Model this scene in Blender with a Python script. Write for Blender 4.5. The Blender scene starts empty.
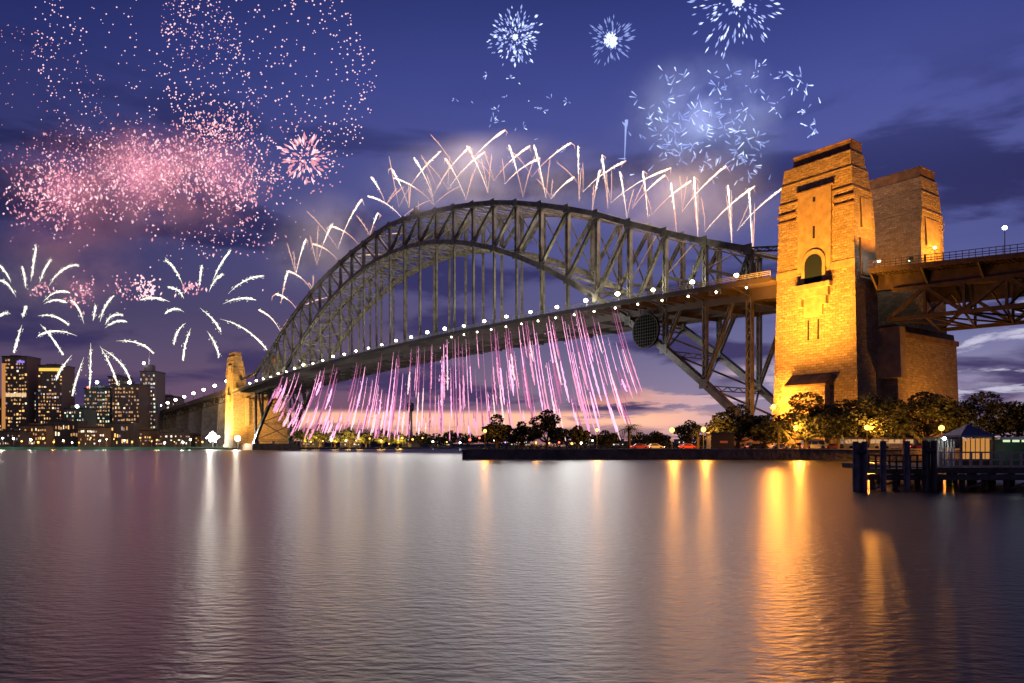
import bpy, math, random
from mathutils import Vector, Matrix
random.seed(7)
sc = bpy.context.scene
COL = sc.collection
R = math.radians
# ------------------------------------------------------------------ camera
F, TH, PX0, PD0, CH, YH = 751.0, math.radians(36.23), 76.5, 241.5, 3.0, 446.5
cam_d = bpy.data.cameras.new("camera"); cam = bpy.data.objects.new("camera", cam_d); COL.objects.link(cam)
cam.location = (0, 0, CH); cam.rotation_euler = (R(90), 0, 0)
cam_d.sensor_width = 36; cam_d.lens = F / 1024 * 36; cam_d.shift_y = (YH - 341.5) / 1024
cam_d.clip_start = 0.5; cam_d.clip_end = 30000
sc.camera = cam
# ------------------------------------------------------------------ view
sc.view_settings.view_transform = 'Standard'; sc.view_settings.look = 'None'
sc.view_settings.exposure = 0; sc.view_settings.gamma = 1
sc.cycles.volume_max_steps = 64; sc.cycles.volume_step_rate = 2.0
sc.cycles.max_bounces = 6; sc.cycles.volume_bounces = 0; sc.cycles.transparent_max_bounces = 16
sc.cycles.sample_clamp_indirect = 4
# ------------------------------------------------------------------ world: dusk sky
W = bpy.data.worlds.new("World"); sc.world = W; W.use_nodes = True
def world():
    nt = W.node_tree; N = nt.nodes; L = nt.links; N.clear()
    out = N.new('ShaderNodeOutputWorld'); bg = N.new('ShaderNodeBackground')
    tc = N.new('ShaderNodeTexCoord'); sx = N.new('ShaderNodeSeparateXYZ'); L.new(tc.outputs['Generated'], sx.inputs[0])
    def M(op, a, b=None, c=None, clamp=False):
        n = N.new('ShaderNodeMath'); n.operation = op; n.use_clamp = clamp
        for i, v in enumerate((a, b, c)):
            if v is None: continue
            if isinstance(v, (int, float)): n.inputs[i].default_value = v
            else: L.new(v, n.inputs[i])
        return n.outputs[0]
    x, y, z = sx.outputs
    r = M('SQRT', M('ADD', M('MULTIPLY', x, x), M('MULTIPLY', y, y)))
    t = M('DIVIDE', z, M('MAXIMUM', r, 0.001))
    az = M('ARCTAN2', x, y)                      # 0 = ahead, + = right
    def ramp(fac, stops):
        n = N.new('ShaderNodeValToRGB'); e = n.color_ramp.elements
        e[0].position, e[0].color = stops[0][0], (*stops[0][1], 1)
        e[1].position, e[1].color = stops[-1][0], (*stops[-1][1], 1)
        for p, c in stops[1:-1]:
            k = e.new(p); k.color = (*c, 1)
        L.new(fac, n.inputs[0]); return n.outputs[0]
    def mix(f, a, b, mode='MIX'):
        n = N.new('ShaderNodeMix'); n.data_type = 'RGBA'; n.blend_type = mode
        if isinstance(f, (int, float)): n.inputs[0].default_value = f
        else: L.new(f, n.inputs[0])
        for s, v in ((6, a), (7, b)):
            if isinstance(v, tuple): n.inputs[s].default_value = (*v, 1)
            else: L.new(v, n.inputs[s])
        return n.outputs[2]
    ts = M('MULTIPLY', t, 1.25)                  # 0..0.8 -> 0..1
    left = ramp(ts, [(0, (.34, .12, .10)), (.025, (.20, .08, .13)), (.06, (.095, .052, .15)), (.2, (.050, .035, .135)), (.42, (.062, .066, .25)), (.60, (.044, .058, .28)), (.78, (.026, .040, .21)), (1, (.008, .014, .09))])
    right = ramp(ts, [(0, (.45, .30, .34)), (.08, (.28, .25, .42)), (.17, (.12, .13, .32)), (.30, (.065, .075, .27)), (.42, (.075, .085, .31)), (.55, (.065, .080, .33)), (.72, (.036, .052, .27)), (1, (.009, .016, .10))])
    f = M('MULTIPLY_ADD', az, 1.5, .28, clamp=True)
    sky = mix(f, left, right)
    nis = N.new('ShaderNodeTexSky'); nis.sky_type = 'NISHITA'; nis.sun_disc = False
    nis.sun_elevation = R(-1.5); nis.sun_rotation = R(-8)
    sky = mix(0.06, sky, nis.outputs[0], 'ADD')
    # clouds, flattened towards the horizon
    cv = N.new('ShaderNodeCombineXYZ')
    L.new(M('MULTIPLY', az, 2.6), cv.inputs[0]); L.new(M('MULTIPLY', M('POWER', M('MAXIMUM', t, 0.0), .75), 9.0), cv.inputs[1])
    def noise(vec, scale, detail, rough, off):
        mp = N.new('ShaderNodeMapping'); mp.inputs[1].default_value = off; L.new(vec, mp.inputs[0])
        n = N.new('ShaderNodeTexNoise'); n.inputs['Scale'].default_value = scale; n.inputs['Detail'].default_value = detail
        n.inputs['Roughness'].default_value = rough; n.inputs['Distortion'].default_value = .35
        L.new(mp.outputs[0], n.inputs[0]); return n.outputs[0]
    n1 = noise(cv.outputs[0], 1.25, 7, .55, (3.1, 0.35, 0))
    n2 = noise(cv.outputs[0], 2.6, 6, .6, (9.2, 4.4, 0))
    def sstep(v, a, b):
        n = N.new('ShaderNodeMapRange'); n.interpolation_type = 'SMOOTHSTEP'
        n.inputs[1].default_value = a; n.inputs[2].default_value = b; L.new(v, n.inputs[0]); return n.outputs[0]
    dark = M('MULTIPLY', sstep(n1, .48, .60), sstep(t, .52, .30))
    ccol = ramp(ts, [(0, (.15, .06, .09)), (.07, (.06, .04, .12)), (.2, (.042, .036, .12)), (.45, (.024, .028, .12)), (1, (.02, .026, .12))])
    sky = mix(M('MULTIPLY', dark, .95), sky, ccol)
    # glowing streaks low down
    low = M('MULTIPLY', sstep(M('SUBTRACT', t, M('MULTIPLY', M('MAXIMUM', az, 0.0), .20)), .052, .028), sstep(n2, .50, .58))
    streak = ramp(M('MULTIPLY_ADD', az, 1.0, .5, clamp=True), [(0, (.52, .30, .42)), (.42, (1.05, .50, .34)), (.62, (.95, .42, .28)), (.85, (.62, .50, .62)), (1, (.7, .66, .82))])
    sky = mix(M('MULTIPLY', low, .75), sky, streak)
    # the afterglow band just over the horizon, straight ahead
    band = M('MULTIPLY', M('MULTIPLY', sstep(t, .018, .032), sstep(t, .050, .041)), M('MULTIPLY', sstep(az, -.50, -.22), sstep(az, .30, .16)))
    sky = mix(M('MULTIPLY', band, sstep(n2, .36, .5)), sky, (1.10, .56, .38))
    # the sky is brightest over the bridge and falls off to both sides and overhead
    side = sstep(M('ABSOLUTE', M('SUBTRACT', az, .20)), .28, .85); up = sstep(t, .30, .75)
    dim = M('SUBTRACT', 1.0, M('MULTIPLY', side, M('MULTIPLY_ADD', sstep(t, .05, .3), .42, .12)))
    dim = M('MULTIPLY', dim, M('SUBTRACT', 1.0, M('MULTIPLY', up, .45)))
    dc = N.new('ShaderNodeCombineXYZ'); L.new(dim, dc.inputs[0]); L.new(dim, dc.inputs[1]); L.new(M('POWER', dim, .8), dc.inputs[2])
    sky = mix(1.0, sky, dc.outputs[0], 'MULTIPLY')
    # below horizon
    sky = mix(sstep(t, 0.0, -.05), sky, (.03, .025, .04))
    L.new(sky, bg.inputs[0]); bg.inputs[1].default_value = 1.0; L.new(bg.outputs[0], out.inputs[0])
world()

# ------------------------------------------------------------------ materials
def mat(name, col, rough=.8, metal=0, noise=None, bump=None, emis=None, estr=0, sampling=None, spec=None):
    m = bpy.data.materials.new(name); m.use_nodes = True; nt = m.node_tree; N = nt.nodes; L = nt.links
    b = N['Principled BSDF']; b.inputs['Base Color'].default_value = (*col, 1); b.inputs['Roughness'].default_value = rough
    b.inputs['Metallic'].default_value = metal
    if spec is not None: b.inputs['Specular IOR Level'].default_value = spec
    tc = N.new('ShaderNodeTexCoord')
    if noise:                                   # (scale, second colour, detail)
        n = N.new('ShaderNodeTexNoise'); n.inputs['Scale'].default_value = noise[0]; n.inputs['Detail'].default_value = noise[2] if len(noise) > 2 else 4
        L.new(tc.outputs['Object'], n.inputs[0])
        r = N.new('ShaderNodeValToRGB'); r.color_ramp.elements[0].position = .35; r.color_ramp.elements[1].position = .65
        r.color_ramp.elements[0].color = (*col, 1); r.color_ramp.elements[1].color = (*noise[1], 1)
        L.new(n.outputs[0], r.inputs[0]); L.new(r.outputs[0], b.inputs['Base Color'])
    if bump:                                    # (scale, strength, distance)
        n = N.new('ShaderNodeTexNoise'); n.inputs['Scale'].default_value = bump[0]; n.inputs['Detail'].default_value = 5
        L.new(tc.outputs['Object'], n.inputs[0]); bp = N.new('ShaderNodeBump'); bp.inputs['Strength'].default_value = bump[1]; bp.inputs['Distance'].default_value = bump[2]
        L.new(n.outputs[0], bp.inputs['Height']); L.new(bp.outputs[0], b.inputs['Normal'])
    if emis: b.inputs['Emission Color'].default_value = (*emis, 1); b.inputs['Emission Strength'].default_value = estr
    if sampling: m.cycles.emission_sampling = sampling
    return m
def emit(name, col, s, sampling='NONE'):
    m = bpy.data.materials.new(name); m.use_nodes = True; nt = m.node_tree; nt.nodes.clear()
    o = nt.nodes.new('ShaderNodeOutputMaterial'); e = nt.nodes.new('ShaderNodeEmission')
    e.inputs[0].default_value = (*col, 1); e.inputs[1].default_value = s; nt.links.new(e.outputs[0], o.inputs[0])
    m.cycles.emission_sampling = sampling
    return m
steel = mat('painted_steel', (.125, .122, .11), .42, .0, noise=(.35, (.045, .045, .042), 6))
rail_m = mat('lit_rail_steel', (.42, .42, .38), .5)  # paler than the arch steel: lamplight on the railing put into its colour
steel_rust = mat('brown_steel', (.075, .052, .042), .7, noise=(.6, (.035, .025, .02)))
steel_dark = mat('deck_steel', (.07, .05, .045), .7, noise=(.3, (.06, .05, .045)))
asphalt = mat('asphalt', (.05, .05, .05), .9)
concrete = mat('concrete', (.3, .28, .25), .9, noise=(.25, (.2, .185, .165), 6), bump=(3, .4, .08))
rock = mat('sea_wall_stone', (.16, .13, .11), .95, noise=(.5, (.08, .07, .06), 6), bump=(1.2, .8, .3))
grass_m = mat('lawn', (.045, .07, .02), .95, noise=(.6, (.07, .09, .03)))
soil = mat('dark_land', (.035, .035, .03), .95, noise=(.02, (.06, .055, .045)))
bark = mat('bark', (.07, .05, .035), .95)
leaf = mat('fig_leaves', (.022, .032, .011), .8, noise=(.45, (.042, .052, .018)))
leaf2 = mat('palm_leaves', (.10, .12, .04), .7)
white_paint = mat('white_paint', (.75, .75, .72), .45)
dark_glass = mat('dark_glass', (.02, .025, .03), .12)
timber = mat('pier_timber', (.085, .07, .065), .9, noise=(2.0, (.05, .04, .038), 5), bump=(5, .5, .03))
pile_paint = mat('weathered_pile', (.17, .15, .17), .85, noise=(1.5, (.09, .08, .09), 5))
slate = mat('blue_slate_roof', (.10, .12, .22), .6)
rubber = mat('rubber', (.02, .02, .02), .9)
metal_dark = mat('dark_metal', (.05, .05, .05), .5, .4)
em_gold = emit('sodium_glow', (1, .46, .09), 5)
em_warm = emit('warm_lamp_glow', (1, .90, .62), 24)
em_white = emit('white_lamp_glow', (.9, 1, .95), 22)
em_green = emit('green_lamp_glow', (.35, 1, .55), 6)
em_red = emit('red_lamp_glow', (1, .1, .05), 6)
em_violet = emit('violet_lamp_glow', (.35, .2, 1), 6)
win_gold = emit('gold_window', (1, .55, .16), 1.5)
win_dim = emit('dim_window', (.8, .42, .18), .75)
win_cool = emit('cool_window', (.72, .92, .62), 1.0)
win_white = emit('white_window', (1, .86, .62), 1.5)
pav_win = emit('pavilion_window', (1, .42, .10), .55)
awn_m = emit('awning_strip', (.8, 1, .6), .9)
win_purple = emit('mauve_window', (.62, .48, .62), .6)

def granite():
    m = bpy.data.materials.new('rusticated_granite'); m.use_nodes = True; nt = m.node_tree; N = nt.nodes; L = nt.links
    b = N['Principled BSDF']; b.inputs['Roughness'].default_value = .85
    tc = N.new('ShaderNodeTexCoord'); s = N.new('ShaderNodeSeparateXYZ'); L.new(tc.outputs['Object'], s.inputs[0])
    a = N.new('ShaderNodeMath'); a.operation = 'ADD'; L.new(s.outputs[0], a.inputs[0]); L.new(s.outputs[1], a.inputs[1])
    c = N.new('ShaderNodeCombineXYZ'); L.new(a.outputs[0], c.inputs[0]); L.new(s.outputs[2], c.inputs[1])
    dn = N.new('ShaderNodeTexNoise'); dn.inputs['Scale'].default_value = .8; dn.inputs['Detail'].default_value = 3; L.new(c.outputs[0], dn.inputs[0])
    dv = N.new('ShaderNodeVectorMath'); dv.operation = 'MULTIPLY_ADD'; dv.inputs[1].default_value = (.55, .28, 0); L.new(dn.outputs[1], dv.inputs[0]); L.new(c.outputs[0], dv.inputs[2])
    br = N.new('ShaderNodeTexBrick'); L.new(dv.outputs[0], br.inputs[0])
    br.inputs['Color1'].default_value = (.42, .34, .24, 1); br.inputs['Color2'].default_value = (.27, .21, .14, 1); br.inputs['Mortar'].default_value = (.21, .165, .115, 1)
    br.inputs['Scale'].default_value = 1; br.inputs['Brick Width'].default_value = 1.7; br.inputs['Row Height'].default_value = .74; br.inputs['Mortar Size'].default_value = .05; br.inputs['Bias'].default_value = .1
    n = N.new('ShaderNodeTexNoise'); n.inputs['Scale'].default_value = 1.1; n.inputs['Detail'].default_value = 8; n.inputs['Roughness'].default_value = .7; L.new(tc.outputs['Object'], n.inputs[0])
    mx = N.new('ShaderNodeMix'); mx.data_type = 'RGBA'; mx.blend_type = 'MULTIPLY'; mx.inputs[0].default_value = .7
    r = N.new('ShaderNodeValToRGB'); r.color_ramp.elements[0].position = .3; r.color_ramp.elements[0].color = (.5, .48, .44, 1); r.color_ramp.elements[1].position = .6
    L.new(n.outputs[0], r.inputs[0]); L.new(br.outputs[0], mx.inputs[6]); L.new(r.outputs[0], mx.inputs[7]); L.new(mx.outputs[2], b.inputs['Base Color'])
    ad = N.new('ShaderNodeMath'); ad.operation = 'MULTIPLY_ADD'; ad.inputs[1].default_value = -.9; L.new(br.outputs['Fac'], ad.inputs[0]); L.new(n.outputs[0], ad.inputs[2])
    bp = N.new('ShaderNodeBump'); bp.inputs['Strength'].default_value = 1.0; bp.inputs['Distance'].default_value = .85
    L.new(ad.outputs[0], bp.inputs['Height']); L.new(bp.outputs[0], b.inputs['Normal'])
    return m
granite_m = granite()
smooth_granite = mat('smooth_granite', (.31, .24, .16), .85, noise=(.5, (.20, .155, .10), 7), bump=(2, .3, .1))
granite_dark = mat('dark_granite', (.20, .13, .085), .9, noise=(.35, (.10, .065, .045), 7), bump=(1.4, .6, .25))

def water_mat():
    m = bpy.data.materials.new('harbour_water'); m.use_nodes = True; nt = m.node_tree; N = nt.nodes; L = nt.links
    b = N['Principled BSDF']; b.inputs['Base Color'].default_value = (.006, .011, .014, 1); b.inputs['Roughness'].default_value = .30; b.inputs['IOR'].default_value = 1.24
    tc = N.new('ShaderNodeTexCoord')
    def nz(sx, sy, sc_, d):
        mp = N.new('ShaderNodeMapping'); mp.inputs[3].default_value = (sx, sy, 1); L.new(tc.outputs['Object'], mp.inputs[0])
        n = N.new('ShaderNodeTexNoise'); n.inputs['Scale'].default_value = sc_; n.inputs['Detail'].default_value = d; L.new(mp.outputs[0], n.inputs[0]); return n.outputs[0]
    a = nz(.5, 1, 5.5, 6); c = nz(.5, 1, 1.3, 4)
    s = N.new('ShaderNodeMath'); s.operation = 'MULTIPLY_ADD'; s.inputs[1].default_value = .45; L.new(c, s.inputs[0]); L.new(a, s.inputs[2])
    bp = N.new('ShaderNodeBump'); bp.inputs['Strength'].default_value = .75; bp.inputs['Distance'].default_value = .05
    L.new(s.outputs[0], bp.inputs['Height']); L.new(bp.outputs[0], b.inputs['Normal'])
    return m
water_m = water_mat()

# ------------------------------------------------------------------ mesh helpers
class MB:
    def __init__(s): s.v = []; s.f = []; s.m = []
    def add(s, vs, fs, mi=0):
        k = len(s.v); s.v += [tuple(p) for p in vs]; s.f += [tuple(i + k for i in f) for f in fs]; s.m += [mi] * len(fs)
    def box(s, x0, x1, y0, y1, z0, z1, mi=0):
        s.add([(x0, y0, z0), (x1, y0, z0), (x1, y1, z0), (x0, y1, z0), (x0, y0, z1), (x1, y0, z1), (x1, y1, z1), (x0, y1, z1)],
              [(3, 2, 1, 0), (4, 5, 6, 7), (0, 1, 5, 4), (1, 2, 6, 5), (2, 3, 7, 6), (3, 0, 4, 7)], mi)
    def frust(s, a, b, z0, z1, mi=0):   # a, b = (x0,x1,y0,y1) at z0 and z1
        s.add([(a[0], a[2], z0), (a[1], a[2], z0), (a[1], a[3], z0), (a[0], a[3], z0), (b[0], b[2], z1), (b[1], b[2], z1), (b[1], b[3], z1), (b[0], b[3], z1)],
              [(3, 2, 1, 0), (4, 5, 6, 7), (0, 1, 5, 4), (1, 2, 6, 5), (2, 3, 7, 6), (3, 0, 4, 7)], mi)
    def beam(s, p, q, w, h, side=(0, 1, 0), mi=0):   # w along side, h across
        p = Vector(p); q = Vector(q); d = (q - p); 
        if d.length < 1e-4: return
        d.normalize(); a = Vector(side); a = (a - d * a.dot(d))
        if a.length < 1e-3: a = Vector((1, 0, 0)) - d * d.x
        a.normalize(); b = d.cross(a); a = a * (w / 2); b = b * (h / 2)
        s.add([p - a - b, p + a - b, p + a + b, p - a + b, q - a - b, q + a - b, q + a + b, q - a + b],
              [(3, 2, 1, 0), (4, 5, 6, 7), (0, 1, 5, 4), (1, 2, 6, 5), (2, 3, 7, 6), (3, 0, 4, 7)], mi)
    def laced(s, p, q, w, h, mi=0):     # riveted box member: two channels and lacing. w = depth along y, h = face width
        p = Vector(p); q = Vector(q); d = (q - p); Ln = d.length; d.normalize(); a = Vector((0, 1, 0)); b = d.cross(a); b.normalize()
        fl = h * .22
        for sg in (-1, 1): s.beam(p + b * sg * (h / 2 - fl / 2), q + b * sg * (h / 2 - fl / 2), w, fl, mi=mi)
        n = max(2, int(Ln / (h * 1.15)))
        for sy in (-1, 1):
            for i in range(n):
                sg = 1 if i % 2 else -1
                u = p + d * (Ln * i / n) + b * sg * (h * .36) + a * sy * (w / 2 - .08); v = p + d * (Ln * (i + 1) / n) - b * sg * (h * .36) + a * sy * (w / 2 - .08)
                s.beam(u, v, .12, h * .15, mi=mi)
    def tube(s, pts, rad, n=6, mi=0, cap=True):
        rings = []
        for i, p in enumerate(pts):
            p = Vector(p); a = Vector(pts[max(i - 1, 0)]); b = Vector(pts[min(i + 1, len(pts) - 1)]); d = (b - a).normalized()
            u = d.cross(Vector((0, 0, 1))); u = u if u.length > .05 else d.cross(Vector((1, 0, 0))); u.normalize(); v = d.cross(u)
            r = rad[i] if isinstance(rad, (list, tuple)) else rad
            rings.append([p + (u * math.cos(2 * math.pi * k / n) + v * math.sin(2 * math.pi * k / n)) * r for k in range(n)])
        vs = [q for r_ in rings for q in r_]; fs = []
        for i in range(len(pts) - 1):
            for k in range(n): fs.append((i * n + k, i * n + (k + 1) % n, (i + 1) * n + (k + 1) % n, (i + 1) * n + k))
        if cap: fs += [tuple(range(n - 1, -1, -1)), tuple((len(pts) - 1) * n + k for k in range(n))]
        s.add(vs, fs, mi)
    def ball(s, c, r, nu=8, nv=5, mi=0, sz=1.0):
        vs = [(c[0], c[1], c[2] - r * sz)]
        for j in range(1, nv):
            ph = math.pi * j / nv
            for i in range(nu): th = 2 * math.pi * i / nu; vs.append((c[0] + r * math.sin(ph) * math.cos(th), c[1] + r * math.sin(ph) * math.sin(th), c[2] - r * sz * math.cos(ph)))
        vs.append((c[0], c[1], c[2] + r * sz)); fs = [(0, 1 + (i + 1) % nu, 1 + i) for i in range(nu)]
        for j in range(nv - 2):
            for i in range(nu): a = 1 + j * nu + i; b = 1 + j * nu + (i + 1) % nu; fs.append((a, b, b + nu, a + nu))
        k = 1 + (nv - 2) * nu; fs += [(k + i, k + (i + 1) % nu, len(vs) - 1) for i in range(nu)]
        s.add(vs, fs, mi)
    def octa(s, c, r, d=None, l=0):     # spark: small octahedron, stretched along d
        c = Vector(c)
        if d is None: a, b, e = Vector((r, 0, 0)), Vector((0, r, 0)), Vector((0, 0, r))
        else:
            d = Vector(d).normalized(); u = d.cross(Vector((0, 0, 1))); u = u if u.length > .05 else Vector((1, 0, 0)); u.normalize(); v = d.cross(u); a, b, e = u * r, v * r, d * l
        s.add([c + a, c - a, c + b, c - b, c + e, c - e], [(0, 2, 4), (2, 1, 4), (1, 3, 4), (3, 0, 4), (2, 0, 5), (1, 2, 5), (3, 1, 5), (0, 3, 5)])
    def build(s, name, mats, parent=None, smooth=False):
        me = bpy.data.meshes.new(name); me.from_pydata(s.v, [], s.f)
        for m in (mats if isinstance(mats, (list, tuple)) else [mats]): me.materials.append(m)
        if any(s.m): me.polygons.foreach_set('material_index', s.m)
        if smooth: me.polygons.foreach_set('use_smooth', [True] * len(s.f))
        me.update(); o = bpy.data.objects.new(name, me); COL.objects.link(o); o.parent = parent
        return o
def tag(o, label=None, cat=None, group=None, kind=None):
    if label: o['label'] = label
    if cat: o['category'] = cat
    if group: o['group'] = group
    if kind: o['kind'] = kind
    return o
def thing(name, label, cat, loc=(0, 0, 0), rz=0, group=None):
    o = bpy.data.objects.new(name, None); COL.objects.link(o); o.location = loc; o.rotation_euler = (0, 0, rz)
    return tag(o, label, cat, group)
def light(loc, power, col, rad=.4, parent=None, typ='POINT', aim=None, cone=90, blend=.6, name='light'):
    d = bpy.data.lights.new(name, typ); d.energy = power; d.color = col; d.shadow_soft_size = rad
    if typ == 'SPOT': d.spot_size = R(cone); d.spot_blend = blend
    o = bpy.data.objects.new(name, d); COL.objects.link(o); o.location = loc; o.parent = parent
    if aim is not None: o.rotation_euler = (Vector(aim) - Vector(loc)).to_track_quat('-Z', 'Y').to_euler()
    return o
def copy_tree(o, parent=None):
    c = o.copy(); COL.objects.link(c); c.parent = parent
    for ch in list(o.children): copy_tree(ch, c)
    return c
def at(px, py, D): return Vector(((px - 512) / F * D, D, CH + (YH - py) * D / F))
ORD = ['first', 'second', 'third', 'fourth', 'fifth', 'sixth', 'seventh', 'eighth', 'ninth', 'tenth', 'eleventh', 'twelfth', 'thirteenth', 'fourteenth', 'fifteenth', 'sixteenth', 'seventeenth', 'eighteenth', 'nineteenth']
TENS = {20: 'twent', 30: 'thirt', 40: 'fort', 50: 'fift', 60: 'sixt', 70: 'sevent', 80: 'eight', 90: 'ninet'}
def nth(i):                                     # i from 0
    if i < 19: return ORD[i]
    if i == 99: return 'hundredth'
    if i > 99: return 'hundred and ' + nth(i - 100)
    k = i + 1; t = TENS[k // 10 * 10]
    return t + 'ieth' if k % 10 == 0 else t + 'y-' + ORD[k % 10 - 1]
# the bridge frame: local x = towards the near (right) end, local y = away from the camera side, z up
BR = -(math.pi / 2 - TH)
BLOC = (PX0, PD0, 0)
def bw(x, y, z): return Vector((PX0 + x * math.sin(TH) + y * math.cos(TH), PD0 - x * math.cos(TH) + y * math.sin(TH), z))
def bpx(px, py, w):                             # point of a plane of the bridge frame seen at a pixel
    r = (px - 512) / F; x = (r * (PD0 + w * math.sin(TH)) - PX0 - w * math.cos(TH)) / (math.sin(TH) + r * math.cos(TH))
    p = bw(x, w, 0); return Vector((p.x, p.y, CH + (YH - py) * p.y / F))

# ------------------------------------------------------------------ setting
b = MB(); b.add([(-9000, -300, 0), (9000, -300, 0), (9000, 14000, 0), (-9000, 14000, 0)], [(0, 1, 2, 3)])
tag(b.build('water', water_m), kind='structure')
def land(name, outline, z, m, z0=-2):
    n = len(outline); mb = MB(); vs = [(x, y, z0) for x, y in outline] + [(x, y, z) for x, y in outline]
    mb.add(vs, [tuple(range(n, 2 * n))] + [(i, (i + 1) % n, n + (i + 1) % n, n + i) for i in range(n)])
    return mb.build(name, m)
def gx(px, D): return (px - 512) / F * D
near_edge = [(gx(466, 176), 176), (gx(560, 174), 174), (gx(700, 172), 172), (gx(800, 170), 170), (gx(900, 166), 166), (250, 158)]
fore = [(x, y + 1.0) for x, y in near_edge] + [(420, 160), (420, 420), (160, 420), (60, 330), (-8, 200), (gx(466, 184), 184)]
tag(land('foreshore_lawn', fore, 2.25, grass_m), kind='structure')
# far shores
tag(land('far_shore', [(-1500, 690), (-330, 700), (-300, 690), (-215, 668), (-235, 760), (-120, 1010), (60, 1040), (240, 1040), (420, 1000), (900, 1000), (1500, 2500), (-2500, 2500), (-2500, 700)], 2.0, soil), kind='structure')
# low wooded ridge behind everything
def ridge():
    mb = MB(); n = 90; vs = []
    for i in range(n + 1):
        x = -2600 + 5200 * i / n
        h = 14 + 9 * math.sin(i * .37) + 6 * math.sin(i * 1.13 + 1) + random.uniform(-2, 2)
        vs += [(x, 1900, 0), (x, 2050, h), (x, 2400, h * .8), (x, 2500, 0)]
    fs = [(4 * i + k, 4 * i + 4 + k, 4 * i + 5 + k, 4 * i + 1 + k) for i in range(n) for k in range(3)]
    mb.add(vs, fs); return mb.build('hills', soil)
tag(ridge(), kind='structure')
# sea wall along the foreshore, top a little above the lawn
mb = MB(); pts = near_edge
for (x0, y0), (x1, y1) in zip(pts, pts[1:]):
    n = max(1, int(math.hypot(x1 - x0, y1 - y0) / 6))
    for i in range(n):
        a = (x0 + (x1 - x0) * i / n, y0 + (y1 - y0) * i / n); c = (x0 + (x1 - x0) * (i + 1) / n, y0 + (y1 - y0) * (i + 1) / n)
        o = random.uniform(-.06, .06)
        mb.beam((a[0], a[1] + o, .1), (c[0], c[1] + o, .1), 1.2, 4.4)
mb.beam((pts[0][0] - .3, pts[0][1], .1), (pts[0][0] - .3, 186, .1), 1.2, 4.35)
sw = thing('sea_wall', 'long dark stone sea wall along the waterline under the trees', 'wall')
mb.build('wall_face', rock, sw)
mb = MB()
for (x0, y0), (x1, y1) in zip(pts, pts[1:]): mb.beam((x0, y0, 2.42), (x1, y1, 2.42), 1.5, .22)
mb.build('coping', concrete, sw)
# road on the foreshore
mb = MB(); mb.add([(gx(560, 186), 186, 2.256), (230, 174, 2.256), (230, 183, 2.256), (gx(560, 195), 195, 2.256)], [(0, 1, 2, 3)])
tag(mb.build('road', asphalt), kind='structure')

# ------------------------------------------------------------------ the arch bridge
PL = 17.96; NP = 28
zt = [66.3, 72.8, 80, 87.6, 95.6, 102.4, 108.6, 114.2, 119, 122.8, 126, 128.8, 131, 133, 134]
zt = zt + zt[:-1][::-1]
zb = [9.5 + 107.5 * (1 - ((n - 14) / 14) ** 2) for n in range(29)]
def zd(x): return 59.8 - (x + 240) ** 2 * 9.2e-5 if x < 15 else 53.8 - (x - 15) * .088
TR = (0.0, 30.0)
bridge = thing('arch_bridge', 'huge grey steel arch bridge spanning the harbour with its roadway hung beneath', 'bridge', BLOC, BR)
for y in TR:
    for top in (1, 0):
        mb = MB(); zz = zt if top else zb; h = 2.0 if top else 2.3
        for n in range(NP):
            p = Vector((-PL * n, y, zz[n])); q = Vector((-PL * (n + 1), y, zz[n + 1]))
            for sy in (-1, 1): mb.beam(p + Vector((0, sy * .95, 0)), q + Vector((0, sy * .95, 0)), .35, h)
            d = (q - p).normalized(); up = Vector((-d.z, 0, d.x)) * (1 if d.x > 0 else -1)
            mb.beam(p + up * h * .45, q + up * h * .45, 2.6, .22)
            for k in range(5):
                u = p.lerp(q, k / 5); v = p.lerp(q, (k + 1) / 5); s = 1 if k % 2 else -1
                mb.beam(u - up * h * .45 + Vector((0, s * .8, 0)), v - up * h * .45 - Vector((0, s * .8, 0)), .3, .14)
            mb.beam(p - Vector((0, 1.35, 0)) , p - Vector((0, 1.05, 0)), 3.2, 3.2, side=(0, 0, 1))     # gusset
        mb.build('top_chord' if top else 'bottom_chord', steel, bridge)
    for n in range(NP + 1):
        mb = MB(); w = 1.9 if n in (0, NP) else 1.35
        mb.laced((-PL * n, y, zb[n]), (-PL * n, y, zt[n]), 1.6, w * 1.15)
        mb.build('post', steel, bridge)
    for n in range(NP):
        a, c = (n, n + 1) if n < 14 else (n + 1, n)
        mb = MB(); mb.laced((-PL * a, y, zt[a] - .6), (-PL * c, y, zb[c] + .8), 1.3, 1.25)
        mb.build('diagonal', steel, bridge)
    for n in range(5, 24):
        mb = MB(); x = -PL * n; z0 = zd(x) - 3; z1 = zb[n] - .8
        if z1 - z0 < 2: continue
        for sx in (-1, 1):
            mb.beam((x + sx * .38, y, z0), (x + sx * .38, y, z1), 1.0, .22)
        k = max(2, int((z1 - z0) / 2.6))
        for i in range(k): mb.beam((x + (.3 if i % 2 else -.3), y - .4, z0 + (z1 - z0) * i / k), (x - (.3 if i % 2 else -.3), y - .4, z0 + (z1 - z0) * (i + 1) / k), .1, .16)
        mb.build('hanger', steel, bridge)
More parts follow.
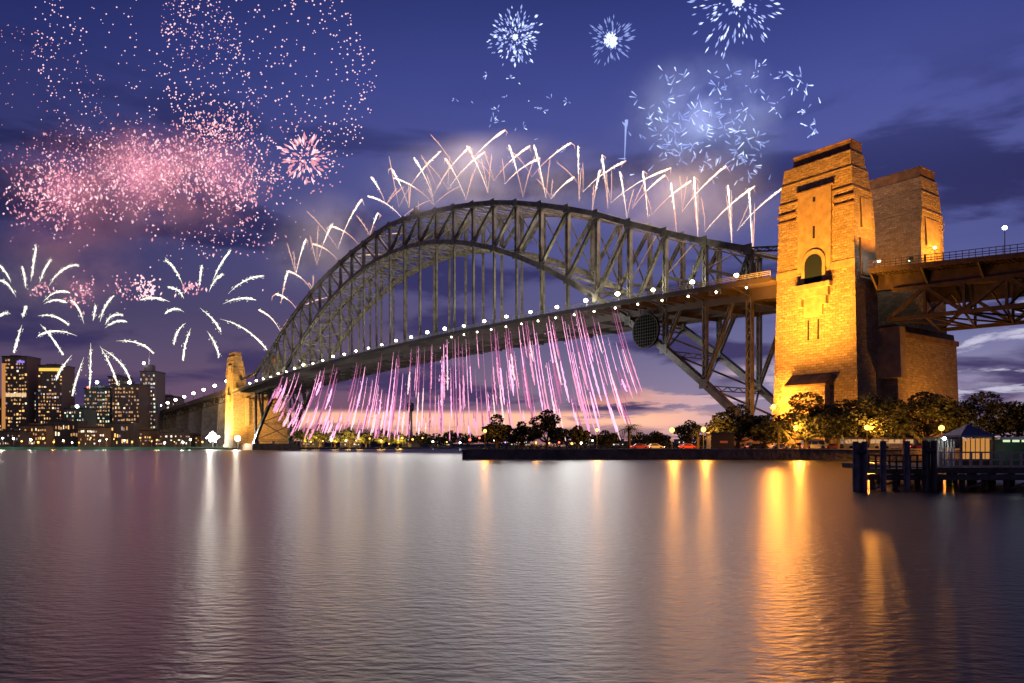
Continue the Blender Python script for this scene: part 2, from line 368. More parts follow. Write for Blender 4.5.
for n in range(NP + 1):
    x = -PL * n
    for lev, zz, h in (('t', zt, 1.4), ('b', zb, 1.6)):
        if lev == 't' and n in (0, NP): continue
        mb = MB(); mb.beam((x, 0, zz[n] - .5), (x, 30, zz[n] - .5), .5, .3, side=(1, 0, 0)); mb.beam((x, 0, zz[n] - .5 - h), (x, 30, zz[n] - .5 - h), .5, .3, side=(1, 0, 0))
        for i in range(10): mb.beam((x, 3 * i, zz[n] - .5 - (h if i % 2 else 0)), (x, 3 * i + 3, zz[n] - .5 - (0 if i % 2 else h)), .3, .2, side=(1, 0, 0))
        mb.build('cross_strut', steel, bridge)
    # sway frame between posts
    z0 = max(zb[n] + 1, zd(x) + 8) if zb[n] < zd(x) + 8 else zb[n] + 1
    z1 = zt[n] - 2
    if z1 - z0 > 5 and 0 < n < NP:
        mb = MB(); zm = (z0 + z1) / 2
        mb.beam((x, 0, z0), (x, 15, z1), .45, .45); mb.beam((x, 30, z0), (x, 15, z1), .45, .45)
        if z0 > zb[n] + 3: mb.beam((x, 0, z0), (x, 30, z0), .6, 1.0, side=(1, 0, 0))
        mb.build('sway_frame', steel, bridge)
for n in range(NP):
    x0, x1 = -PL * n, -PL * (n + 1)
    for zz, lim in ((zt, False), (zb, True)):
        mb = MB()
        if lim and min(zb[n], zb[n + 1]) < 46 and False: continue
        for (ya, yb) in ((0, 30), (30, 0)):
            mb.beam((x0, ya, zz[n] - .6), (x1, yb, zz[n + 1] - .6), .6, .55, side=(0, 0, 1))
        xm = (x0 + x1) / 2; zm = (zz[n] + zz[n + 1]) / 2 - .6
        mb.build('lateral_brace', steel, bridge)
# bearings
for x in (0, -PL * NP):
    for y in TR:
        mb = MB(); s = 1 if x == 0 else -1
        mb.frust((x - 3, x + 3, y - 2.2, y + 2.2), (x - .8, x + .8, y - 1.3, y + 1.3), 5.5, 10.2); mb.build('bearing', steel, bridge)
# deck on the main span
DX = [14.0 - i * (PL / 2) for i in range(60)]
DX = [x for x in DX if x > -539] + [-539.5]
def strip(ylo, yhi, zlo, zhi, xs=DX):
    mb = MB()
    for a, c in zip(xs, xs[1:]):
        za, zc = zd(a), zd(c)
        mb.add([(a, ylo, za + zlo), (a, yhi, za + zlo), (a, yhi, za + zhi), (a, ylo, za + zhi), (c, ylo, zc + zlo), (c, yhi, zc + zlo), (c, yhi, zc + zhi), (c, ylo, zc + zhi)],
               [(0, 1, 5, 4), (1, 2, 6, 5), (2, 3, 7, 6), (3, 0, 4, 7), (0, 3, 2, 1), (4, 5, 6, 7)])
    return mb
strip(-9.2, 39.2, -.9, -.15).build('deck_slab', steel_dark, bridge)
mb = strip(-.6, -.2, -4.8, -.95)
for y in (7, 15, 23, 30.2): m2 = strip(y, y + .3, -4.4, -.95); mb.add(m2.v, m2.f)
mb.build('deck_girder', steel_dark, bridge)
for y in (-9.45, 39.2): strip(y, y + .25, -1.5, .1).build('edge_beam', steel_dark, bridge)
for i in range(0, 30):
    x = -PL * i + (0 if i else 0)
    if i > 28: continue
    mb = MB(); z = zd(x); mb.beam((x, -9.2, z - 1.2), (x, 0, z - 3.0), .3, .5, side=(1, 0, 0)); mb.beam((x, 0, z - 3.4), (x, 30, z - 3.4), .5, 3.6, side=(1, 0, 0)); mb.beam((x, 39.2, z - 1.2), (x, 30, z - 3.0), .3, .5, side=(1, 0, 0))
    for k in (1, 2, 3):
        xx = x - PL * k / 4; zz_ = zd(xx); mb.beam((xx, -9.2, zz_ - 1.9), (xx, 39.2, zz_ - 1.9), .3, 1.9, side=(1, 0, 0))
    mb.build('cross_girder', steel_dark, bridge)
def railing(xs, y, parent, step=3.0, h=1.6, off=0.1):
    mb = MB()
    for a, c in zip(xs, xs[1:]):
        for q in (.55, 1.1, h): mb.beam((a, y, zd(a) + off + q), (c, y, zd(c) + off + q), .13, .16)
        k = max(1, int(abs(c - a) / step))
        for i in range(k): x = a + (c - a) * i / k; mb.beam((x, y, zd(x) + off), (x, y, zd(x) + off + h), .12, .12, side=(1, 0, 0))
    return mb.build('railing', rail_m if parent is bridge else steel_rust, parent)
railing(DX, -9.3, bridge); railing(DX, 39.3, bridge)
# portal frame at the near end: tall thin posts beside the tower and the sloping links down to it
for x0, x1, s in ((0, 14, 1), (-503, -541, -1)):
    for y in TR:
        mb = MB(); mb.laced((x0, y, zt[0]), (x1, y, zt[0] - 2.5), 1.6, 1.6); mb.build('end_link', steel, bridge)
# maintenance crane rails on the crown
mb = MB()
for y in TR: mb.beam((-PL * 12.2, y, 133.4), (-PL * 12.55, y, 133.8), 2.2, 1.5)
mb.beam((-PL * 12.35, 0, 135), (-PL * 12.35, 30, 135), 2.4, 1.6, side=(1, 0, 0)); mb.beam((-PL * 12.35, 0, 134), (-PL * 12.35, 0, 137), .8, .8); mb.beam((-PL*12.35,2,136),(-PL*12.35-3,2,139),.3,.3)
cr = thing('maintenance_crane', 'small dark maintenance gantry perched on top of the arch left of its crown', 'crane', BLOC, BR); mb.build('gantry', steel_dark, cr)
fl = MB(); fl.beam((-PL * 13.6, 15, 134), (-PL * 13.6, 15, 149), .25, .25)
fo = thing('flagpole', 'thin flagpole rising from the crown of the arch', 'flagpole', BLOC, BR); fl.build('pole', white_paint, fo)

rd = thing('round_panel', 'round black panel hanging under the deck where the arch foot passes it', 'panel', BLOC, BR)
pc = (-PL * 2.42, -1.9, 45.4); mb = MB(); nn = 28; pr = [(pc[0] + 6.3 * math.cos(2 * math.pi * i / nn), pc[2] + 6.3 * math.sin(2 * math.pi * i / nn)) for i in range(nn)]
mb.add([(x, pc[1] - .5, z) for x, z in pr] + [(x, pc[1] + .5, z) for x, z in pr], [tuple(range(nn)), tuple(range(2 * nn - 1, nn - 1, -1))] + [(i, nn + i, nn + (i + 1) % nn, (i + 1) % nn) for i in range(nn)])
mb.build('disc', mat('black_panel', (.003, .003, .003), 1, spec=0), rd); mb = MB()
mb.tube([(x, pc[1] - .55, z) for x, z in pr] + [(pr[0][0], pc[1] - .55, pr[0][1])], .22, 6)
for k in range(-5, 6):
    h_ = math.sqrt(6.2 ** 2 - (k * 1.15) ** 2); mb.beam((pc[0] + k * 1.15, pc[1] - .62, pc[2] - h_), (pc[0] + k * 1.15, pc[1] - .62, pc[2] + h_), .1, .16); mb.beam((pc[0] - h_, pc[1] - .64, pc[2] + k * 1.15), (pc[0] + h_, pc[1] - .64, pc[2] + k * 1.15), .1, .16)
mb.build('frame_lattice', rubber, rd); mb = MB()
for dx in (-3, 3): mb.beam((pc[0] + dx, -1.9, 49), (pc[0] + dx, -1.9, 56.5), .3, .3)
mb.build('hanger_bar', steel_dark, rd)
# ------------------------------------------------------------------ granite pylon towers
def tower(label, x0, x1, y0, y1, front=True, flip=1, notch=False):
    """tower footprint x0..x1, y0..y1 at ground; the outer face is y0 when front, else y1"""
    t = thing('bridge_pylon', label, 'tower', BLOC, BR, 'granite bridge towers')
    o = 1 if front else -1
    def fp(ax0, ax1, ay_out, ay_in):
        ya, yb = (y0 + ay_out, y1 - ay_in) if front else (y0 + ay_in, y1 - ay_out)
        return (x0 + ax0, x1 - ax1, ya, yb)
    yf = (lambda a: y0 + a) if front else (lambda a: y1 - a)
    mb = MB()
    mb.frust(fp(-1.2, -1.2, -1.2, -1.2), fp(-1.0, -1.0, -1.0, -1.0), 1.5, 5)
    mb.frust(fp(0, 0, 0, 0), fp(1.4, 1.9, .9, .7), 5, 66)
    mb.build('shaft', granite_m, t)
    mb = MB(); mb.frust(fp(1.4, 1.9, .9, .7), fp(1.55, 2.1, 1.0, 1.9), 66.003, 74.2); mb.frust(fp(1.75, 2.35, 1.15, 2.2), fp(2.15, 2.75, 1.4, 2.8), 74.75, 80)
    mb.frust(fp(2.3, 2.95, 1.5, 3.4), fp(2.8, 3.4, 1.8, 3.9), 80.4, 85.0)
    mb.build('upper_stage', granite_m, t)
    mb = MB(); mb.frust(fp(1.42, 1.95, .88, 1.75), fp(1.5, 2.1, .95, 1.9), 74.203, 74.747); mb.frust(fp(2.05, 2.65, 1.3, 2.7), fp(2.1, 2.7, 1.35, 2.8), 80.003, 80.397)
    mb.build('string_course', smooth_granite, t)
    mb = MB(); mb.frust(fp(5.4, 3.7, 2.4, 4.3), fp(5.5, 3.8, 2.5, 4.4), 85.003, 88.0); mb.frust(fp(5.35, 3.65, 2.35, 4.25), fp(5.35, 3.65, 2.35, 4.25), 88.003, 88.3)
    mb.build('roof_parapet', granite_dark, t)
    # niche panel on the outer face: a smooth panel standing 0.3 proud, with an arched window and a balcony
    xc = (x0 + x1) / 2 - .2
    def fy(z): return yf(.9 * (z - 5) / 61 if z < 66 else 1.0)
    def slab(n, xa, xb, za, zb_, d, m, parent=t, ex=.35):
        k = MB(); ya_, yb_ = fy(za), fy(zb_)
        lo = (xa, xb) + tuple(sorted((ya_ + o * .35, ya_ - o * d))); hi = (xa, xb) + tuple(sorted((yb_ + o * .35, yb_ - o * d)))
        k.frust(lo, hi, za, zb_); return k.build(n, m, parent)
    slab('niche_panel', xc - 5.2, xc + 5.2, 54, 76.5, .30, smooth_granite)
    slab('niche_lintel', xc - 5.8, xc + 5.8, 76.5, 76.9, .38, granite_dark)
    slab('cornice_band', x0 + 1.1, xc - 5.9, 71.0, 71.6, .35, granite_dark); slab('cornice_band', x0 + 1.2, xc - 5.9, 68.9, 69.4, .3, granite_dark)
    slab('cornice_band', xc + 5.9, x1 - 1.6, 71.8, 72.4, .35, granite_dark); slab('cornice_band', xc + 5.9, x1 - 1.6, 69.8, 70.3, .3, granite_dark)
    slab('window_slit', xc - .35, xc + .35, 62.5, 69, .36, dark_glass); slab('window_slit', xc - .4, xc + .4, 73, 74.3, .36, dark_glass)
    # arched window
    def arch(xa, xb, za, zs, d, m, name, par):
        k = MB(); r = (xb - xa) / 2; cx = (xa + xb) / 2; pr = [(xa, za), (xb, za)] + [(cx + r * math.cos(math.pi * i / 12), zs + r * 1.0 * math.sin(math.pi * i / 12)) for i in range(13)]
        n_ = len(pr); f0 = [(p, fy(q) - o * d, q) for p, q in pr]; f1 = [(p, fy(q) + o * .2, q) for p, q in pr]
        k.add(f0 + f1, [tuple(range(n_)) if o > 0 else tuple(range(n_))[::-1]] + [(i, (i + 1) % n_, n_ + (i + 1) % n_, n_ + i) for i in range(n_)])
        return k.build(name, m, par)
    fr = arch(xc - 3.7, xc + 3.7, 49.6, 55.6, .55, smooth_granite, 'arch_surround', t)
    arch(xc - 2.7, xc + 2.7, 49.8, 55.2, .60, mat_green_glass, 'arched_window', t)
    bal = slab('balcony', xc - 5.6, xc + 5.6, 48.0, 49.4, 1.6, smooth_granite)
    slab('balcony_base', xc - 4.9, xc + 4.9, 45.6, 47.99, 1.2, smooth_granite)
    for sx in (-4.4, 3.2): slab('bracket', xc + sx, xc + sx + 1.2, 43.2, 45.59, 1.3, smooth_granite)
    slab('plaque', xc - 2.9, xc + 2.9, 40.4, 45.5, .45, smooth_granite)
    for sx in (-1.9, 1.2): slab('window_slit', xc + sx, xc + sx + .5, 33.5, 39.2, .12, dark_glass)
    for ax, bx in ((x0 + .95, xc - 5.3), (xc + 5.3, x1 - 1.4)): slab('stone_band', ax, bx, 52.5, 54.6, .14, smooth_granite)
    if notch:
        k = MB(); yy = yf(0); k.add([(xc - 7, yy - 3.4 * o, 20.6), (xc + 6, yy - 3.4 * o, 20.6), (xc + 6, yy + .4 * o, 23.6), (xc - 7, yy + .4 * o, 23.6), (xc - 7, yy - 3.4 * o, 20.2), (xc + 6, yy - 3.4 * o, 20.2), (xc + 6, yy + .4 * o, 20.2), (xc - 7, yy + .4 * o, 20.2)],
                            [(0, 1, 2, 3), (4, 7, 6, 5), (0, 4, 5, 1), (1, 5, 6, 2), (0, 3, 7, 4)]); k.build('entrance_roof', granite_dark, t)
        k = MB(); k.box(xc - 6.2, xc + 5.2, yy - 2.4, yy + .3, 3, 20.15); k.build('entrance_block', granite_m, t)
    # dark panel painted as the doorway's shade, and stepped buttresses on the end faces
    ym0, ym1 = (y0 + 3.4, y1 - 2.4) if front else (y0 + 2.4, y1 - 3.4)
    for xe, s in ((x1, 1), (x0, -1)):
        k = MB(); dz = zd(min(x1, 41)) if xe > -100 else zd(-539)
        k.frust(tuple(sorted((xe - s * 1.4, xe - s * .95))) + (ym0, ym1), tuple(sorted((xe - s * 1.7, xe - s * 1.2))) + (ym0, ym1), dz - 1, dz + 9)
        k.build('portal_shade_panel', granite_dark, t)
        k = MB(); k.frust(tuple(sorted((xe - s * 2.2, xe - s * 1.2))) + (ym0 + 1, ym1 - 1), tuple(sorted((xe - s * 2.6, xe - s * 1.8))) + (ym0 + 1, ym1 - 1), dz + 12, 72); k.build('end_pilaster', smooth_granite, t)
    return t
mat_green_glass = mat('green_grey_glass', (.012, .020, .030), .4, spec=.1)
tower('floodlit golden granite tower nearest the viewer with an arched window and balcony', 14.2, 41, -8.5, 4.2, True, notch=True)
tower('right-hand golden tower rising partly behind the nearest one beside the approach deck', 14.2, 42.6, 26.2, 42.2, False)
tower('distant yellow-lit stone tower at the far left end of the arch', -567, -541, -8.5, 4.2, True)
tower('distant darker stone tower standing behind the far left yellow one', -567, -541, 25.8, 38.5, False)
# granite abutments
def abut(label, x0, x1, z1):
    t = thing('abutment', label, 'abutment', BLOC, BR)
    mb = MB(); mb.frust((x0, x1, 4.4, 41.5), (x0 + .8, x1 - .8, 4.4, 40.6), 1, z1 - 3.5); mb.build('wall', granite_m, t)
    mb = MB(); mb.frust((x0 + .3, x1 - .3, 3.4, 41.2), (x0 + .3, x1 - .3, 3.4, 41.2), z1 - 3.497, z1 - 2.0); mb.frust((x0 + 1.2, x1 - 1.2, 4, 40.4), (x0 + 1.4, x1 - 1.4, 4.2, 40.2), z1 - 1.997, z1); mb.build('cornice', granite_dark, t)
    mb = MB(); mb.frust((x0 + 1, x1 + 1.4, 2.5, 5.6), (x0 + 1, x1 + .9, 2.5, 5.6), 22, z1 - 1); mb.build('corner_pier', smooth_granite, t)
abut('brown granite abutment wall under the right-hand approach truss', 16, 45.6, 37)
abut('far granite abutment beneath the left end of the arch lit orange', -567, -541, 48)
t = thing('bearing_plinth', 'low stone plinth carrying the foot of the arch behind the dark trees', 'plinth', BLOC, BR)
mb = MB(); mb.frust((-6, 13, -5, 36), (-3.5, 12, -4, 35), 0.5, 5.5); mb.build('plinth_body', granite_dark, t)
t = thing('bearing_plinth', 'low stone plinth at the waterline under the far foot of the arch', 'plinth', BLOC, BR)
mb = MB(); mb.frust((-540.5, -497, -5, 36), (-540, -499, -4, 35), -1, 5.5); mb.build('plinth_body', granite_dark, t)

# ------------------------------------------------------------------ near approach (right)
ap = thing('approach_span', 'rusty brown steel truss approach carrying the roadway off to the right', 'bridge', BLOC, BR)
AX = [41.4 + i * 4.5 for i in range(24)]
strip(-4.2, 34.2, -.9, -.1, AX).build('deck_slab', steel_rust, ap)
strip(.0, .5, -5.2, -.95, AX).build('plate_girder', steel_rust, ap); strip(29.5, 30, -5.2, -.95, AX).build('plate_girder', steel_rust, ap)
strip(-4.4, -4.2, -.9, .3, AX).build('edge_beam', steel_rust, ap)
railing(AX, -4.3, ap, 1.5, 1.9, .3); railing(AX, 34.3, ap, 1.5, 1.9, .3)
for i, x in enumerate(AX[:-1]):
    if i % 3 == 0:
        mb = MB(); z = zd(x); mb.add([(x, -4.1, z - .95), (x, 0, z - .95), (x, 0, z - 5.0), (x, -3.2, z - 1.6), (x + .5, -4.1, z - .95), (x + .5, 0, z - .95), (x + .5, 0, z - 5.0), (x + .5, -3.2, z - 1.6)], [(0, 1, 2, 3), (4, 7, 6, 5), (0, 3, 7, 4), (3, 2, 6, 7), (1, 0, 4, 5)]); mb.build('bracket', steel_rust, ap)
mb = MB()
for i in range(90):
    x = 41.8 + i * 1.15; z = zd(x); mb.beam((x, -4.1, z - 1.05), (x, .0, z - 1.35), .16, .25, side=(1, 0, 0))
mb.build('deck_stringers', steel_rust, ap)
zbt, ztp = 37.6, 46.4
for y in (0, 30):
    mb = MB(); mb.beam((44.5, y, zbt), (130, y, zbt - 2.2), 1.1, 1.0); mb.build('truss_bottom_chord', steel_rust, ap)
    mb = MB(); mb.beam((46, y, zd(46) - 5.6), (130, y, zd(130) - 5.0 if False else zd(46) - 5.6 - 84 * .045), 1.1, .9); mb.build('truss_top_chord', steel_rust, ap)
    def ztop(x): return zd(46) - 5.6 - (x - 46) * .045
    def zbot(x): return zbt - (x - 44.5) * .0257
    xs = [44.8 + 9.6 * i for i in range(9)]
    for i, x in enumerate(xs[:-1]):
        x1 = xs[i + 1]; mb = MB()
        if i % 2 == 0: mb.beam((x, y, zbot(x)), (x1, y, ztop(x1)), .9, .9)
        else: mb.beam((x, y, ztop(x)), (x1, y, zbot(x1)), .9, .9)
        mb.build('truss_diagonal', steel_rust, ap)
        mb = MB(); mb.beam((x1, y, zbot(x1)), (x1, y, ztop(x1)), .6, .6, side=(1, 0, 0)); mb.build('truss_post', steel_rust, ap)
for i in range(8):
    x, x1 = 44.8 + 9.6 * i, 44.8 + 9.6 * (i + 1); mb = MB()
    mb.beam((x, 0, zbot(x)), (x1, 30, zbot(x1)), .45, .45); mb.beam((x, 30, zbot(x)), (x1, 0, zbot(x1)), .45, .45); mb.beam((x1, 0, zbot(x1)), (x1, 30, zbot(x1)), .45, .6)
    mb.beam((x1, 0, zbot(x1)), (x1, 15, ztop(x1)), .4, .4); mb.beam((x1, 30, zbot(x1)), (x1, 15, ztop(x1)), .4, .4)
    mb.build('sway_frame', steel_rust, ap)
# road between the two near towers and pier beyond the frame
mid = [14.05, 23, 32, 41.35]
strip(4.4, 25.6, -1.6, -.2, mid).build('deck_slab', steel_dark, ap)
t = thing('approach_pier', 'pale concrete pier beneath the right-hand approach span', 'pier', BLOC, BR)
mb = MB(); mb.frust((121, 129, -1, 31), (122, 128, 0, 30), 1, 34); mb.build('pier_body', concrete, t)

# ------------------------------------------------------------------ far approach (left)
fa = thing('far_approach_viaduct', 'long dark viaduct running down from the far tower towards the city', 'viaduct', BLOC, BR)
def zf(x): return 57.5 - (-567 - x) * .033
FX = [-539.5, -567] + [-567 - 60 * i for i in range(1, 10)]
mb = MB()
for a, c in zip(FX, FX[1:]):
    mb.add([(a, -4, zf(a) - 4), (a, 34, zf(a) - 4), (a, 34, zf(a)), (a, -4, zf(a)), (c, -4, zf(c) - 4), (c, 34, zf(c) - 4), (c, 34, zf(c)), (c, -4, zf(c))], [(0, 4, 5, 1), (1, 5, 6, 2), (2, 6, 7, 3), (3, 7, 4, 0), (0, 1, 2, 3), (4, 7, 6, 5)])
mb.build('deck', steel_dark, fa)
for i, x in enumerate(FX[2:]):
    mb = MB(); mb.frust((x - 2, x + 2, 0, 30), (x - 1.6, x + 1.6, 2, 28), 1, zf(x) - 4); mb.build('pier', concrete, fa)
for a, c in zip(FX[1:], FX[2:]):
    mb = MB(); za, zc = zf(a) - 4, zf(c) - 4
    for y in (-1, 31):
        mb.beam((a, y, za - 7), (c, y, zc - 7), .8, .8)
        for k in range(6):
            u = k / 6; v = (k + 1) / 6; mb.beam((a + (c - a) * u, y, (za + (zc - za) * u) - (7 if k % 2 else 0)), (a + (c - a) * v, y, (za + (zc - za) * v) - (0 if k % 2 else 7)), .6, .6)
    mb.build('span_truss', steel_dark, fa)

# ------------------------------------------------------------------ lamps on the bridge
WARM = (1, .88, .62); SOD = (1, .36, .045)
def proto_lamp(name, h, arm, globe_r, gm, pole=.12, lens=None):
    t = bpy.data.objects.new(name, None); COL.objects.link(t)
    mb = MB(); mb.tube([(0, 0, 0), (0, 0, h)], [pole, pole * .7], 6)
    if arm: mb.tube([(0, 0, h - .1), (0, -arm * .6, h + .25), (0, -arm, h + .2)], pole * .6, 5)
    mb.build('pole', metal_dark, t)
    mb = MB(); mb.ball((0, -arm, h + (.2 if arm else globe_r * .8)), globe_r, 10, 6, sz=.8); mb.build('lamp_globe', gm, t, True)
    return t
def add_light(t, z, y, power, col, rad=.35): light((0, y, z), power, col, rad, t)
BL = [(n, -PL * n - 1.8) for n in range(0, 29)]
pl = proto_lamp('deck_lamp', 3.6, .6, .85, em_warm)
for i, (n, x) in enumerate(BL):
    o = pl if i == 0 else copy_tree(pl)
    w = -4.0; o.scale = [random.uniform(.85, 1.12)] * 3; o.location = bw(x, w, zd(x) - .15); o.rotation_euler = (0, 0, BR)
    tag(o, 'bright warm lamp on the arch deck edge, %s from the nearest tower' % nth(i), 'lamp', 'lamps along the edge of the arch deck')
    add_light(o, 3.9, -.9, 1500, WARM, .5)
# small lights hanging from the deck edge
g0 = None
mbp = MB(); mbp.tube([(0, 0, 0), (0, 0, -.7)], .08, 5)
sl = bpy.data.objects.new('walkway_light', None); COL.objects.link(sl); mbp.build('bracket', metal_dark, sl); k = MB(); k.ball((0, 0, -.9), .34, 8, 5); k.build('lamp_globe', em_warm, sl, True)
cols = [em_warm, em_gold, em_warm, em_green]
for i in range(16):
    x = 6 - i * 11.5; o = sl if i == 0 else copy_tree(sl)
    if i: pass
    o.location = bw(x, -9.9, zd(x) - 1.5)
    tag(o, 'small orange-white light under the deck edge, %s from the nearest tower' % nth(i), 'lamp', 'small lights under the deck edge')
# lamps on approaches
def deck_lamp2(x, w, z, label, power, h=6, r=.5, m=None, name='approach_lamp'):
    o = proto_lamp(name, h, .0, r, m or em_white); o.location = bw(x, w, z); o.rotation_euler = (0, 0, BR); tag(o, label, 'lamp'); add_light(o, h + .4, 0, power, (.95, 1, .95), .4); return o
deck_lamp2(74.5, -3.6, zd(74.5), 'brilliant white lamp on a pole above the right-hand approach deck', 2500, 6.2, .55)
deck_lamp2(44, -3.6, zd(44) , 'white lamp beside the nearest tower where the approach deck begins', 2500, 1.8, .4)
deck_lamp2(46, 24, zd(46) , 'white lamp high against the dark face of the right-hand tower', 900, 9.5, .4)
k = deck_lamp2(47.5, 6, zd(47), 'small greenish lamp between the two near towers', 300, 3, .3, em_green)
for i in range(11):
    x = -580 - i * 42; o = proto_lamp('viaduct_lamp', 6, 0, 1.7, em_warm, .25); o.location = bw(x, -3, zf(x)); tag(o, 'warm lamp on the far viaduct left of the distant yellow tower, %s from it' % nth(i), 'lamp', 'lamps along the far viaduct')

# ------------------------------------------------------------------ floodlights
def flood(loc, aim, power, cone, label, col=(1, .36, .03), size=1.0, blend=.7, glow=True):
    t = thing('floodlight', label, 'floodlight', loc)
    d = (Vector(aim) - Vector(loc)).normalized(); q = d.to_track_quat('Y', 'Z'); mtx = q.to_matrix()
    def tr(v): return mtx @ Vector(v)
    mb = MB(); s = size
    vs = [tr(v) for v in [(-.5*s, -.35*s, -.35*s), (.5*s, -.35*s, -.35*s), (.7*s, .2*s, -.5*s), (-.7*s, .2*s, -.5*s), (-.5*s, -.35*s, .35*s), (.5*s, -.35*s, .35*s), (.7*s, .2*s, .5*s), (-.7*s, .2*s, .5*s)]]
    mb.add(vs, [(3, 2, 1, 0), (4, 5, 6, 7), (0, 1, 5, 4), (1, 2, 6, 5), (2, 3, 7, 6), (3, 0, 4, 7)]); mb.build('housing', metal_dark, t)
    mb = MB(); mb.add([tr((-.6*s, .23*s, -.42*s)), tr((.6*s, .23*s, -.42*s)), tr((.6*s, .23*s, .42*s)), tr((-.6*s, .23*s, .42*s))], [(0, 1, 2, 3)]); mb.build('lens', em_gold, t)
    mb = MB(); mb.beam((0, 0, -1.2), tr((0, -.2, -.3)), .15, .15); mb.build('bracket', metal_dark, t)
    light(tr((0, .5, 0)), power, col, .5, t, 'SPOT', tr((0, 20, 0)), cone, blend)
    return t
def BW(x, y, z): return bw(x, y, z)
for fx, wd in ((17, 'left'), (28, 'middle'), (39, 'right')):
    flood(BW(fx, -33, 3.6), BW(28 + (fx - 28) * .3, -7, 76), 680000, 62, 'floodlight on the lawn before the nearest tower, %s one of three' % wd, blend=1.0)
flood(BW(23, -31, 3.6), BW(26, -7, 26), 60000, 110, 'wide floodlight low on the lawn washing the nearest tower base')
fb = flood(BW(17.6, -13.5, 14.2), BW(24, -8, 24), 22000, 140, 'glaring orange floodlight on a mast at the left foot of the nearest tower', size=1.5)
k = MB(); k.tube([(0, 0, -12), (0, 0, -.6)], [.25, .15], 6); k.build('mast', metal_dark, fb)
k = MB(); k.ball((0, -1.2, .4), .7, 10, 6); k.build('glare_shield_lamp', em_gold, fb, True)
light((0, -2.4, .4), 52000, (1, .32, .03), 2.0, fb)
flood(BW(52, -2.5, 52.5), BW(40.5, -1.0, 76), 90000, 95, 'floodlight on the approach deck aimed up at the nearest tower end face')
flood(BW(52, 33.0, 52.5), BW(40.5, 31, 76), 120000, 95, 'floodlight on the approach deck aimed up at the right-hand tower end face')
flood(BW(29, 6.5, 54.5), BW(27, 26, 74), 16000, 120, 'small added floodlight between the two near towers brightening the rear one')  # added lamp, stands in for warm spill on the rear tower face
flood(BW(62, 14, 3.4), BW(45, 24, 26), 48000, 110, 'floodlight on the ground under the approach span aimed at the brown abutment')
flood(BW(-520, -34, 6), BW(-554, -5, 45), 950000, 80, 'floodlight before the distant yellow tower at the far end of the arch', size=1.6, col=(1, .5, .06))
flood(BW(-563, -40, 6), BW(-554, -5, 50), 950000, 80, 'floodlight on the far quay left of the distant yellow tower', size=1.6, col=(1, .5, .06))
flood(BW(-500, 3, 62), BW(-541, 0, 84), 120000, 90, 'floodlight on the far end of the deck aimed at the distant yellow tower', size=1.2, col=(1, .5, .06))
flood(BW(-505, 16, 6.5), BW(-536, 16, 30), 150000, 130, 'orange floodlight under the far foot of the arch', size=1.6, col=(1, .45, .06))
# warm light washing the arch steel from deck level, fixed on the near and far deck edges
for i, n in enumerate((1, 2, 3, 4, 6, 8, 10, 12, 14, 16, 18, 20, 22, 24, 26)):
    x = -PL * n; flood(BW(x, -8.6, zd(x) + 1.2), BW(x - 12, 8, zb[n] + 14 if zb[n] > 60 else zt[n]), 17000, 125, 'arch-lighting lamp on the near deck edge, %s from the nearest tower' % nth(i), col=(1, .86, .58), size=.5)
for i, n in enumerate((5, 7, 9, 11, 13, 15, 17, 19, 21, 23, 25)):
    x = -PL * n; flood(BW(x, 9, zd(x) + 1.2), BW(x - 16, 22, zb[n] + 6), 70000, 130, 'arch-lighting lamp along the middle of the deck, %s from the nearest tower' % nth(i), col=(1, .84, .52), size=.5)
# ------------------------------------------------------------------ street lamps on the foreshore
SL = [(485, 431, 178), (535, 436, 200), (597, 430, 185), (672, 430, 176), (703.5, 429.5, 178), (795.5, 428, 172), (867, 427.5, 168), (941.5, 428, 164)]
SLL = ['under the dark tree at the left tip of the lawn', 'small and dim behind the dark trees', 'beside the gap left of the round dark tree', 'on open lawn right of the round dark tree', 'beside the golden palm and kiosk', 'in front of the nearest tower beside the white van', 'behind the pier piles before the dark fig trees', 'left of the blue pavilion roof']
for i, (px, py, D) in enumerate(SL):
    zl = CH + (YH - py) * D / F; h = zl - 2.2; big = i >= 3
    t = thing('street_lamp', 'orange street lamp ' + SLL[i], 'street lamp', (gx(px, D), D, 2.2), 0, 'street lamps on the foreshore')
    mb = MB(); mb.tube([(0, 0, 0), (0, 0, .5), (0, 0, h)], [.16, .09, .06], 6); mb.build('pole', metal_dark, t)
    mb = MB(); mb.ball((0, 0, h), .6 if big else .4, 10, 6); mb.build('lamp_globe', em_gold, t, True)
    mb = MB(); mb.tube([(0, 0, h + .42), (0, 0, h + .52)], [.5, .1], 8); mb.build('cap', metal_dark, t)
    light((0, -2.2 if big else -.9, h), (10500 if i in (5, 6) else 6000) if big else 2000, SOD, .5, t)

